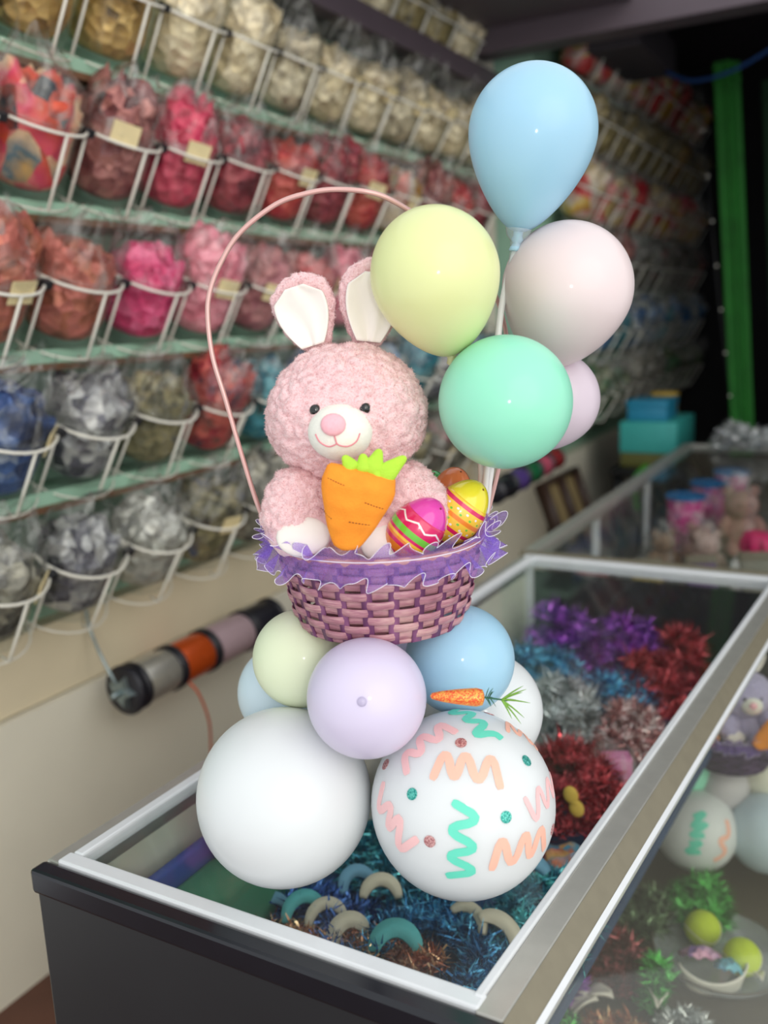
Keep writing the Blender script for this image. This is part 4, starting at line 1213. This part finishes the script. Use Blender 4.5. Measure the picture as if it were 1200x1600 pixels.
# ------------------------------------------------------------------ painted eggs
def egg_mat(name, top, bands, seam=.34, zig=None, dots=None):
    """bands: list of (z position 0..1, colour); top colour above the seam; zig: (z, amp, half width, colour); dots: (z list, colour)"""
    m, nt, p, out = new_mat(name)
    tc = nd(nt, 'ShaderNodeTexCoord'); sp = nd(nt, 'ShaderNodeSeparateXYZ'); nt.links.new(tc.outputs['Generated'], sp.inputs[0])
    so = nd(nt, 'ShaderNodeSeparateXYZ'); nt.links.new(tc.outputs['Object'], so.inputs[0])
    ang = mth(nt, 'ARCTAN2', so.outputs[1], so.outputs[0])
    z = sp.outputs[2]
    col = ramp(nt, z, [(a, c) for a, c in bands], 'CONSTANT')
    def mixin(col, mask, c):
        mx = nd(nt, 'ShaderNodeMix', data_type='RGBA')
        nt.links.new(mask, mx.inputs['Factor']); nt.links.new(col, mx.inputs['A']); mx.inputs['B'].default_value = c
        return mx.outputs['Result']
    if zig:
        for (z0, amp, hwid, c, k) in zig:
            tri = mth(nt, 'MULTIPLY', mth(nt, 'PINGPONG', mth(nt, 'MULTIPLY', ang, k / PI), 1.0), amp)
            d = mth(nt, 'ABSOLUTE', mth(nt, 'SUBTRACT', mth(nt, 'SUBTRACT', z, z0), tri))
            col = mixin(col, mth(nt, 'LESS_THAN', d, hwid), c)
    if dots:
        for (z0, c, k, ph, rr) in dots:
            fr = mth(nt, 'SUBTRACT', mth(nt, 'FRACT', mth(nt, 'MULTIPLY_ADD', ang, k / (2 * PI), ph)), .5)
            dx = mth(nt, 'MULTIPLY', fr, 2 * PI / k * .38)
            dz = mth(nt, 'SUBTRACT', z, z0)
            d = mth(nt, 'SQRT', mth(nt, 'ADD', mth(nt, 'MULTIPLY', dx, dx), mth(nt, 'MULTIPLY', dz, dz)))
            col = mixin(col, mth(nt, 'LESS_THAN', d, rr), c)
    nt.links.new(col, p.inputs['Base Color'])
    p.inputs['Roughness'].default_value = .22; p.inputs['Coat Weight'].default_value = .6; p.inputs['Coat Roughness'].default_value = .05
    return m
def egg_prof(R, L, z0, z1, n=24):
    out = []
    for j in range(n + 1):
        q = z0 + (z1 - z0) * j / n           # -1 .. 1
        r = R * math.sqrt(max(0, 1 - q * q)) * (1 - .10 * q)
        out.append((max(r, .0003), L * q))
    return out
def make_egg(label, loc, axis, R, L, mat, topmat, seam):
    q = Vector((0, 0, 1)).rotation_difference(Vector(axis).normalized())
    t = thing('easter_egg', label, 'egg', loc, 0, 'painted eggs in the basket', quat=q)
    obj('painted_shell', lathe(egg_prof(R, L, -1, seam), 40), mat, t)
    obj('cap', lathe(egg_prof(R * .985, L, seam - .02, 1), 40), topmat, t)
    obj('vent_hole', xf(lathe([(.0003, .0005), (.0013, .0005), (.0013, -.001)], 10), Matrix.Translation((.30 * R, -.25 * R, L * .905)) @ Matrix.Rotation(.4, 4, 'Y')), M['stitch'], t)
    return t
c_mag, c_red, c_or, c_yel, c_grn, c_wht = rgb(226, 60, 170), rgb(220, 34, 96), rgb(244, 140, 40), rgb(250, 206, 60), rgb(116, 206, 60), rgb(248, 240, 232)
E_pink = egg_mat('pink_egg_print', c_mag, [(0, c_mag), (.14, c_red), (.20, c_or), (.34, c_red), (.42, c_or), (.47, c_yel), (.52, c_red), (.58, c_grn), (.70, c_red)], zig=[(.80, .09, .018, c_wht, 7), (.10, .10, .02, c_wht, 5)])
E_yel = egg_mat('yellow_egg_print', c_yel, [(0, c_red), (.10, c_yel), (.34, c_red), (.42, c_yel), (.60, c_or), (.68, c_yel), (.86, c_red), (.94, c_yel)],
                dots=[(.18, c_grn, 14, 0, .022), (.27, c_wht, 14, .5, .022), (.47, c_wht, 14, .2, .022), (.55, c_grn, 14, .7, .022), (.73, c_grn, 14, 0, .022), (.80, c_wht, 14, .5, .022)])
E_or = egg_mat('orange_egg_print', c_or, [(0, c_yel), (.4, c_or), (.6, c_yel)], zig=[(.70, .08, .03, c_wht, 6)])
P_pink = plain('magenta_plastic', c_mag, .2, coat=.6, var=.02); P_yel = plain('yellow_plastic', rgb(242, 226, 50), .2, coat=.6, var=.02)
P_or = plain('orange_plastic', rgb(232, 128, 76), .2, coat=.6, var=.02); P_grn = plain('green_plastic', rgb(40, 170, 70), .2, coat=.6, var=.02)
make_egg('pink egg with white zigzag and green stripe at the front of the basket', LOC(.0480, .080, 1.4370), ax(.62, .05, .75), .0315, .0425, E_pink, P_pink, .46)
make_egg('yellow egg with pink stripes and dots behind the pink egg', LOC(.1010, .030, 1.4455), ax(.66, .0, .80), .0320, .0440, E_yel, P_yel, .42)
make_egg('orange egg behind the yellow one', LOC(.0965, -.030, 1.4560), ax(.25, .0, .9), .0270, .0350, E_or, P_or, .15)
make_egg('green egg almost hidden behind the bunny arm', LOC(.0760, -.050, 1.4540), ax(-.1, .0, .9), .0220, .0300, P_grn, P_grn, .2)

# ================================================================== LOWER DECK OF THE CASE (behind the sloping glass)
DZ = .377
G3 = 'balloons under the lavender bunny basket'
L0 = Vector((-0.285, 2.07, 0.03))
def LL(u, w, z): return LOC(u, w, z, L0)
balloon('white balloon with mint and peach squiggles under the lavender bunny', LL(-.085, .03, DZ + .094), ax(0, 1, .3), .092, BM['white'], G3)
balloon('plain white balloon at the right edge under the lavender bunny', LL(.070, .05, DZ + .092), ax(.3, 1, .3), .090, BM['ice'], G3)
balloon('pearl grey balloon between the two white ones under the lavender bunny', LL(-.010, -.02, DZ + .175), ax(0, 1, .3), .062, BM['grey'], G3)
balloon('mint balloon left under the violet basket', LL(-.085, -.03, DZ + .205), ax(-.4, 1, .3), .050, BM['mint'], G3)
balloon('cream balloon right under the violet basket', LL(.085, -.02, DZ + .195), ax(.4, 1, .3), .055, BM['cream'], G3)
make_basket('dark violet woven basket with the lavender bunny, behind the sloping glass', LL(.0, -.01, DZ + .245), RZ, D_str, D_stv, s=.80, rows=8)
make_bunny('lavender fleece bunny in the dark violet basket', LL(.022, .0, DZ + .290), RZ, FL_lav, s=.63, fur=.25, sub=5)
make_carrot('orange plush carrot lying in front of the lavender bunny', LL(.01, .100, DZ + .330), RZ, s=.85, lean=1.0)
make_egg('golden egg at the left rim of the violet basket', LL(-.075, .05, DZ + .335), ax(-.6, .1, .6), .022, .032, E_or, P_yel, .3)
db = [o for o in COL.objects if o.name.startswith('balloon') and o.get('label', '').startswith('white balloon with mint')][0]
def strip_on(pts, mat, w=.006, R=.092):
    v, f = [], []
    L = [Vector(p).normalized() for p in spline([(a, b, math.sqrt(max(.05, 1 - a * a - b * b))) for a, b in pts], 5)]
    for i, l in enumerate(L):
        t = L[min(i + 1, len(L) - 1)] - L[max(i - 1, 0)]
        sd = l.cross(t).normalized()
        for sg in (-1, 1):
            for off in (.0002, .0009): v.append(tuple((l + sd * (sg * w / R)).normalized() * R + l * off))
    n = len(L)
    for i in range(n - 1):
        a, b = i * 4, i * 4 + 4
        f += [(a + 1, a + 3, b + 3, b + 1), (a, b, b + 2, a + 2), (a, a + 1, b + 1, b), (a + 2, b + 2, b + 3, a + 3)]
    obj('squiggle_sticker', (v, f), mat, db, smooth=False)
# local z of the balloon points at the viewer
strip_on([(-.5, .3), (-.3, .5), (-.45, .1), (-.2, .3), (-.4, -.1), (-.15, .05)], S_teal)
strip_on([(-.35, -.3), (-.15, -.15), (-.3, -.5), (-.05, -.35)], S_teal)
strip_on([(.25, .6), (.4, .3), (.25, .1), (.5, -.1), (.35, -.4)], S_peach)
tinsel('tinsel_garland', 'bright green tinsel on the lower deck below the lavender bunny', [(-.36, 1.86, .39), (-.31, 1.90, .41), (-.29, 1.86, .40), (-.33, 1.82, .40), (-.27, 1.84, .40), (-.30, 1.92, .42)], F_grn, 1600, .05, group='tinsel on the lower deck', z0=DZ)
tinsel('tinsel_garland', 'dull green tinsel on the lower deck left of the bright green', [(-.44, 1.78, .39), (-.40, 1.82, .41), (-.38, 1.76, .40), (-.43, 1.72, .40)], foil('foil_moss', rgb(70, 92, 60)), 900, .045, group='tinsel on the lower deck', z0=DZ)
tinsel('tinsel_garland', 'wine red tinsel on the lower deck beside the rail', [(-.52, 1.60, .39), (-.45, 1.66, .41), (-.40, 1.62, .40), (-.47, 1.55, .40), (-.38, 1.56, .40)], F_dred, 1700, .04, group='tinsel on the lower deck', z0=DZ)
tinsel('tinsel_garland', 'purple tinsel at the lower end of the rail on the deck', [(-.52, 1.46, .40), (-.47, 1.50, .42), (-.50, 1.42, .40)], F_pur, 700, .03, group='tinsel on the lower deck', z0=DZ)
tinsel('tinsel_garland', 'grass green tinsel at the bottom beside the rail on the deck', [(-.50, 1.36, .40), (-.46, 1.40, .41), (-.44, 1.36, .40)], F_grn, 600, .03, group='tinsel on the lower deck', z0=DZ)
tinsel('tinsel_garland', 'green grass tuft between the bowl and the wine red tinsel', [(-.335, 1.54, .385), (-.33, 1.55, .43), (-.33, 1.56, .46)], F_grn, 500, .035, group='tinsel on the lower deck', z0=DZ)
tinsel('tinsel_garland', 'copper shreds along the bottom of the deck', [(-.42, 1.44, .385), (-.36, 1.46, .39), (-.30, 1.42, .39), (-.34, 1.38, .385)], F_copper, 900, .03, group='tinsel on the lower deck', z0=DZ)
tinsel('tinsel_garland', 'pale blue shreds in front of the clear bowl', [(-.30, 1.50, .385), (-.26, 1.52, .395), (-.23, 1.49, .39)], F_sil, 700, .03, group='tinsel on the lower deck', z0=DZ)
M['lime_ball'] = plain('lime_flock', rgb(196, 216, 50), .8, var=.05, scale=60, bump=.2)
M['petal'] = plain('white_petal', rgb(232, 226, 214), .6, var=.04)
bowl = thing('clear_bowl', 'shallow clear bowl holding lime balls on the lower deck', 'bowl', (-0.245, 1.735, DZ))
obj('wall', lathe([(.002, .002), (.085, .002), (.115, .012), (.128, .030), (.130, .031), (.117, .010), (.086, .0), (.002, .0)], 48, cap=False), M['cup'], bowl)
obj('lip', tube([(.130 * math.cos(2 * PI * i / 60), .130 * math.sin(2 * PI * i / 60), .031) for i in range(60)], .0022, 6, closed=True), M['deck'], bowl)
for lab, p in (('lime green ball further back in the clear bowl', (-.285, 1.770, DZ + .040)), ('lime green ball nearer the right edge in the clear bowl', (-.200, 1.715, DZ + .040))):
    b = thing('flocked_ball', lab, 'ball', p, 0, 'lime balls in the bowl')
    obj('shell', ico(4, .036, .036, .036), M['lime_ball'], b)
    obj('seam', tube([(.0362 * math.cos(2 * PI * i / 48), .0362 * math.sin(2 * PI * i / 48), .010 * math.sin(4 * PI * i / 48)) for i in range(48)], .0008, 5, closed=True), M['petal'], b)
M['pinkpack'] = filling_mat('pink_packet', [rgb(206, 120, 170), rgb(236, 186, 210), rgb(150, 120, 200)], .05, 60)
M['bluepack'] = filling_mat('blue_packet', [rgb(60, 150, 180), rgb(110, 190, 205), rgb(50, 120, 160)], .05, 60)
def packet(name, label, loc, rot, sx, sy, h, mat, grp):
    g = slab(grid(lambda u, v: ((u - .5) * sx, (v - .5) * sy, h * math.sin(PI * u) ** .6 * math.sin(PI * v) ** .6 + .003 * math.sin(18 * u + 7 * v)), 14, 14), .003)
    o = obj(name, g, mat); o.location = loc; o.rotation_euler = rot
    tag(o, label, 'packet', grp); return o
packet('sweet_packet', 'pink and lilac packet in the clear bowl', (-.270, 1.675, DZ + .045), (-.5, .2, .6), .075, .05, .018, M['pinkpack'], 'packets in the clear bowl')
packet('sweet_packet', 'turquoise packet in the clear bowl', (-.218, 1.665, DZ + .042), (-.5, .1, .3), .045, .045, .018, M['bluepack'], 'packets in the clear bowl')
tray = obj('card_boat', slab(grid(lambda u, v: (.052 * math.cos(PI * u) * (1 + .25 * v), -.028 * math.sin(PI * u) * (1 + .3 * v), .032 * v + .018 * math.cos(PI * u) ** 2 * v), 28, 5), .003), M['petal'])
tray.location = (-.245, 1.655, DZ + .004); tray.rotation_euler = (0, 0, .45); tag(tray, 'white boat-shaped card holder at the front of the clear bowl', 'card')
for i, (lab, p, r) in enumerate((('white flower petal beside the green grass tuft', (-.345, 1.60, DZ + .02), .8), ('white folded petal in front of the grass tuft', (-.322, 1.525, DZ + .03), .2), ('white bow on the copper shreds by the rail', (-.42, 1.50, DZ + .02), 1.6), ('long white petal lying beside the rail', (-.44, 1.475, DZ + .015), 2.2), ('small white bud right of the clear bowl', (-.165, 1.69, DZ + .02), .5))):
    k = .6 if 'bud' in lab else 1
    g = slab(grid(lambda u, v: ((u - .5) * .035 * math.sin(PI * (.08 + .84 * v)), (v - .5) * .055, .014 * (2 * u - 1) ** 2 + .012 * math.sin(PI * v)), 8, 10), .002)
    o = obj('petal', g, M['petal']); o.location = p; o.rotation_euler = (-.5, .1, r); o.scale = (k, k, k)
    tag(o, lab, 'petal', 'white petals on the lower deck')
M['red_bead'] = plain('red_bead', rgb(214, 30, 40), .25, var=.02)
rb = obj('red_berry', join(ico(3, .008, .008, .0075), tube([(0, 0, .006), (.002, 0, .014), (.005, 0, .018)], .0008, 5)), M['red_bead']); rb.location = (-.43, 1.655, DZ + .045)
tag(rb, 'single bright red berry on the wine red tinsel', 'berry')

# ================================================================== THINGS IN AND AROUND THE SECOND CASE
M['bucket'] = filling_mat('pink_printed_bucket', [rgb(196, 50, 130), rgb(214, 70, 150), rgb(226, 170, 190), rgb(150, 90, 170)], .0, 34)
M['bucket_rim'] = plain('blue_rim', rgb(40, 130, 196), .4, var=.03)
for lab, p in (('pink printed bucket with blue rim, nearest in the second case', (-.735, 3.79, .68)), ('pink printed bucket with blue rim, middle of the three', (-.700, 4.10, .68)), ('pink printed bucket with blue rim, furthest of the three', (-.655, 4.41, .68))):
    t = thing('bucket', lab, 'bucket', p, 0, 'pink buckets in the second case')
    obj('wall', lathe([(.002, 0), (.062, 0), (.074, .235), (.071, .235), (.060, .006), (.002, .006)], 32, cap=False), M['bucket'], t)
    obj('rim', tube([(.075 * math.cos(2 * PI * i / 40), .075 * math.sin(2 * PI * i / 40), .237) for i in range(40)], .0065, 8, closed=True), M['bucket_rim'], t)
    obj('lid', lathe([(.002, .228), (.070, .228), (.070, .236), (.002, .238)], 32, cap=False), M['bucket_rim'], t)
M['hot'] = plain('hot_pink_satin', rgb(226, 36, 110), .35, var=.08)
bow = thing('gift_bow', 'hot pink ribbon bow at the right edge of the second case', 'bow', (-.405, 3.34, .795))
gbx = thing('gift_box', 'plain white box under the hot pink bow in the second case', 'box', (-.405, 3.34, .68))
obj('base', box(-.07, .07, -.07, .07, 0, .085, .003), M['white_card'], gbx); obj('lid', box(-.073, .073, -.073, .073, .085, .113, .003), M['white_card'], gbx)
for k in range(8):
    a = 2 * PI * k / 8
    g = slab(grid(lambda u, v: (.075 * math.sin(PI * u), (v - .5) * .035, .045 * math.sin(2 * PI * u) * .8 + .05), 16, 4), .002)
    obj('loop', xf(g, Matrix.Rotation(a, 4, 'Z') @ Matrix.Rotation(-.35, 4, 'Y')), M['hot'], bow)
obj('centre', xf(ico(2, .014, .014, .012), Matrix.Translation((0, 0, .085))), M['yellow_felt'], bow)
M['tan_card'] = plain('tan_card', rgb(120, 110, 90), .6)
PLM = {'rosy': plain('rosy_plush', rgb(190, 140, 130), .9, var=.1, bump=.3), 'tan': plain('tan_plush', rgb(150, 118, 92), .9, var=.1, bump=.3), 'blush': plain('blush_plush', rgb(220, 186, 176), .9, var=.08, bump=.3)}
def bagged(lab, p, mk, s=1.0, rz=0):
    t = thing('bagged_plush', lab, 'plush toy', p, rz, 'bagged plush toys in the second case'); t.scale = (s, s, s)
    obj('torso', xf(ico(4, .062, .055, .075), Matrix.Translation((0, 0, .07))), PLM[mk], t)
    obj('head', xf(ico(4, .058, .052, .052), Matrix.Translation((0, -.01, .175))), PLM[mk], t)
    for sx in (-1, 1):
        obj('ear', xf(ico(3, .020, .010, .020), Matrix.Translation((sx * .042, 0, .222))), PLM[mk], t)
        obj('arm', xf(ico(3, .022, .022, .045), Matrix.Translation((sx * .062, -.02, .10)) @ Matrix.Rotation(sx * -.5, 4, 'Y')), PLM[mk], t)
        obj('leg', xf(ico(3, .028, .042, .026), Matrix.Translation((sx * .04, -.05, .026))), PLM[mk], t)
        obj('eye', xf(ico(2, .005, .005, .005), Matrix.Translation((sx * .02, -.060, .185))), M['eye'], t)
    def fn(u, v):
        a = u * 2 * PI; r = (.095 if v < .7 else .095 * (1 - (v - .7) * 2.4)) * (1 + .12 * noise.noise(Vector((math.cos(a) * 2, math.sin(a) * 2, v * 4))))
        return (r * math.cos(a), r * math.sin(a), .005 + v * .29)
    obj('bag', grid(fn, 28, 12, closed_u=True), M['bag'], t)
bagged('rosy bagged plush toy beside the pink buckets', (-.535, 3.86, .68), 'rosy', 1.15, .4)
bagged('blush bagged plush toy left of the hot pink bow', (-.58, 3.40, .68), 'blush', .8, .5)
bagged('tan bagged plush toy low by the rail in front of the buckets', (-.74, 3.42, .68), 'tan', .75, .5)
bagged('blush bagged plush toy between the buckets and the bow', (-.64, 3.58, .68), 'rosy', .75, .2)
for i, (c, lab) in enumerate((((130, 60, 66), 'maroon'), ((150, 130, 60), 'mustard'), ((90, 60, 110), 'plum'), ((120, 116, 100), 'grey'))):
    m = plain('packet_' + lab, rgb(*c), .5, var=.12, scale=20)
    t = thing('gift_packet', '%s flat gift packet leaning inside the near end of the second case' % lab, 'packet', (-.80 + .15 * i, 2.75 + .10 * i, .68), .5, 'flat packets in the second case')
    obj('pouch', xf(box(-.05, .05, -.008, .008, 0, .19, .006), Matrix.Rotation(-.35, 4, 'X')), m, t)
    obj('header', xf(box(-.05, .05, -.009, .009, .185, .215, .003), Matrix.Rotation(-.35, 4, 'X')), M['tan_card'], t)

tinsel('tinsel_heap', 'silver tinsel heap on the far end of the second case', [(-.74, 4.50, 1.01), (-.66, 4.56, 1.05), (-.58, 4.50, 1.03), (-.62, 4.44, 1.07), (-.68, 4.50, 1.09), (-.55, 4.46, 1.06), (-.50, 4.52, 1.03)], F_sil, 1800, .06, .008, group='tinsel on the second case', z0=1.0)
# turquoise boxes on a dark stand behind the second case
M['turq'] = plain('turquoise_card', rgb(64, 176, 170), .5, var=.06); M['blue_box'] = plain('blue_card', rgb(40, 140, 176), .5, var=.06); M['olive_card'] = plain('olive_card', rgb(104, 104, 52), .6, var=.08)
stand = thing('dark_stand', 'low black stand below the turquoise box', 'stand', (-1.12, 5.0, 0))
obj('top', box(-.17, .22, -.32, .32, .82, .86, .005), M['black_panel'], stand)
for sx in (-.14, .19):
    for sy in (-.28, .28): obj('leg', box(sx - .02, sx + .02, sy - .02, sy + .02, 0, .82), M['black_panel'], stand)
obj('back_panel', box(-.17, .22, .29, .31, .05, .82), M['black_panel'], stand)
tb = thing('cardboard_box', 'turquoise box with olive base on the black stand', 'box', (-1.12, 4.98, .86))
obj('base', box(-.14, .14, -.22, .22, 0, .075, .004), M['olive_card'], tb); obj('lid', box(-.145, .145, -.225, .225, .075, .235, .005), M['turq'], tb)
tb2 = thing('cardboard_box', 'smaller bright blue box stacked on the turquoise box', 'box', (-1.14, 4.95, 1.095))
obj('base', box(-.10, .10, -.14, .12, 0, .07, .004), M['blue_box'], tb2); obj('lid', box(-.105, .105, -.145, .125, .07, .105, .004), M['blue_box'], tb2)
tb3 = thing('cardboard_box', 'small mustard box beside the bright blue box', 'box', (-1.12, 5.13, 1.095))
obj('base', box(-.06, .06, -.04, .05, 0, .09, .004), M['yellow_felt'], tb3); obj('lid', box(-.064, .064, -.044, .054, .09, .12, .004), M['yellow_felt'], tb3)
# divided wooden tray leaning on the lower wall
tr = thing('wooden_tray', 'dark wooden tray with two tan panels leaning on the lower wall', 'tray', (-1.36, 4.36, .52), 0)
M['dkwood'] = plain('dark_wood', rgb(66, 46, 36), .5, var=.15, scale=20); M['tan_panel'] = plain('tan_panel', rgb(168, 146, 104), .6, var=.06)
tm = Matrix.Rotation(-.35, 4, 'Y')
obj('back', xf(box(-.02, -.01, -.24, .24, 0, .36), tm), M['dkwood'], tr)
for y in (-.24, 0, .24): obj('divider', xf(box(-.01, .05, y - .012, y + .012, 0, .36), tm), M['dkwood'], tr)
for z in (0, .345): obj('frame_rail', xf(box(-.01, .05, -.25, .25, z, z + .022), tm), M['dkwood'], tr)
for y in (-.12, .12): obj('panel', xf(box(-.008, .012, y - .105, y + .105, .025, .340, .003), tm), M['tan_panel'], tr)
obj('foot', box(-.10, .02, -.2, .2, -.52, .0), M['dkwood'], tr)
# green plastic bracket by the rail
M['green_pl'] = plain('green_plastic_frame', rgb(70, 170, 50), .35, var=.05)
gb = obj('plastic_hoop', tube(spline([(0, -.10, -.13), (0, -.16, -.02), (0, -.15, .03), (0, 0, .055), (0, .17, .07), (0, .22, .05)], 6), .018, 10), M['green_pl']); gb.location = (-1.13, 4.70, .80)
tag(gb, 'bright green plastic hoop standing behind the rail of the second case', 'hoop')
# green drapes and black cloth at the far right
def drape(label, p0, p1, r, mat, seed):
    def fn(u, v):
        a = 2 * PI * u
        rr = r * (1 + .16 * math.sin(5 * a + seed + v * .6) + .07 * math.sin(11 * a + seed * 2 + v * 2)) * (1 + .12 * (v - .5))
        c = Vector(p1).lerp(Vector(p0), v)
        return (c.x + rr * math.cos(a), c.y + rr * math.sin(a), c.z)
    g = grid(fn, 60, 24, closed_u=True)
    c = Vector(p1)
    o = thing('green_drape', label, 'curtain', tuple(c), 0, 'green drapes at the back')
    obj('cloth', move(g, -c), mat, o)
    tie = [fn(i / 40, .97) for i in range(40)]
    obj('tie', tube([Vector(q) - c for q in tie], .008, 6, closed=True), mat, o)
drape('bright green gathered drape hanging at the right, before the black wall', (-.84, 5.0, 2.80), (-.62, 5.0, .0), .052, M['green_drape'], 1.0)
drape('dark green drape at the right edge, behind the bright green one', (-.62, 5.3, 2.75), (-.42, 5.3, .0), .08, M['green_drape2'], 2.2)
sl = thing('bead_string', 'string of white beads on the black cloth beside the green drape', 'bead string', (-.93, 4.96, .9))
M['bead'] = plain('white_bead', rgb(220, 216, 206), .4)
obj('cord', tube([(0, 0, 1.6), (.1, .0, .8), (.2, 0, 0.1)], .003, 5), M['clip'], sl)
for i in range(8):
    k = i / 7
    obj('bead', xf(ico(2, .007, .007, .007), Matrix.Translation((.2 * k, -.006, 1.6 - 1.5 * k))), M['bead'], sl)
bc = obj('blue_cord', tube(spline([(-1.1, 4.9, 2.78), (-.95, 4.8, 2.70), (-.75, 4.7, 2.70), (-.55, 4.6, 2.76)], 8), .009, 6), plain('blue_cord', rgb(30, 70, 130), .6)); tag(bc, 'blue cord strung under the cross beam at upper right', 'cord')
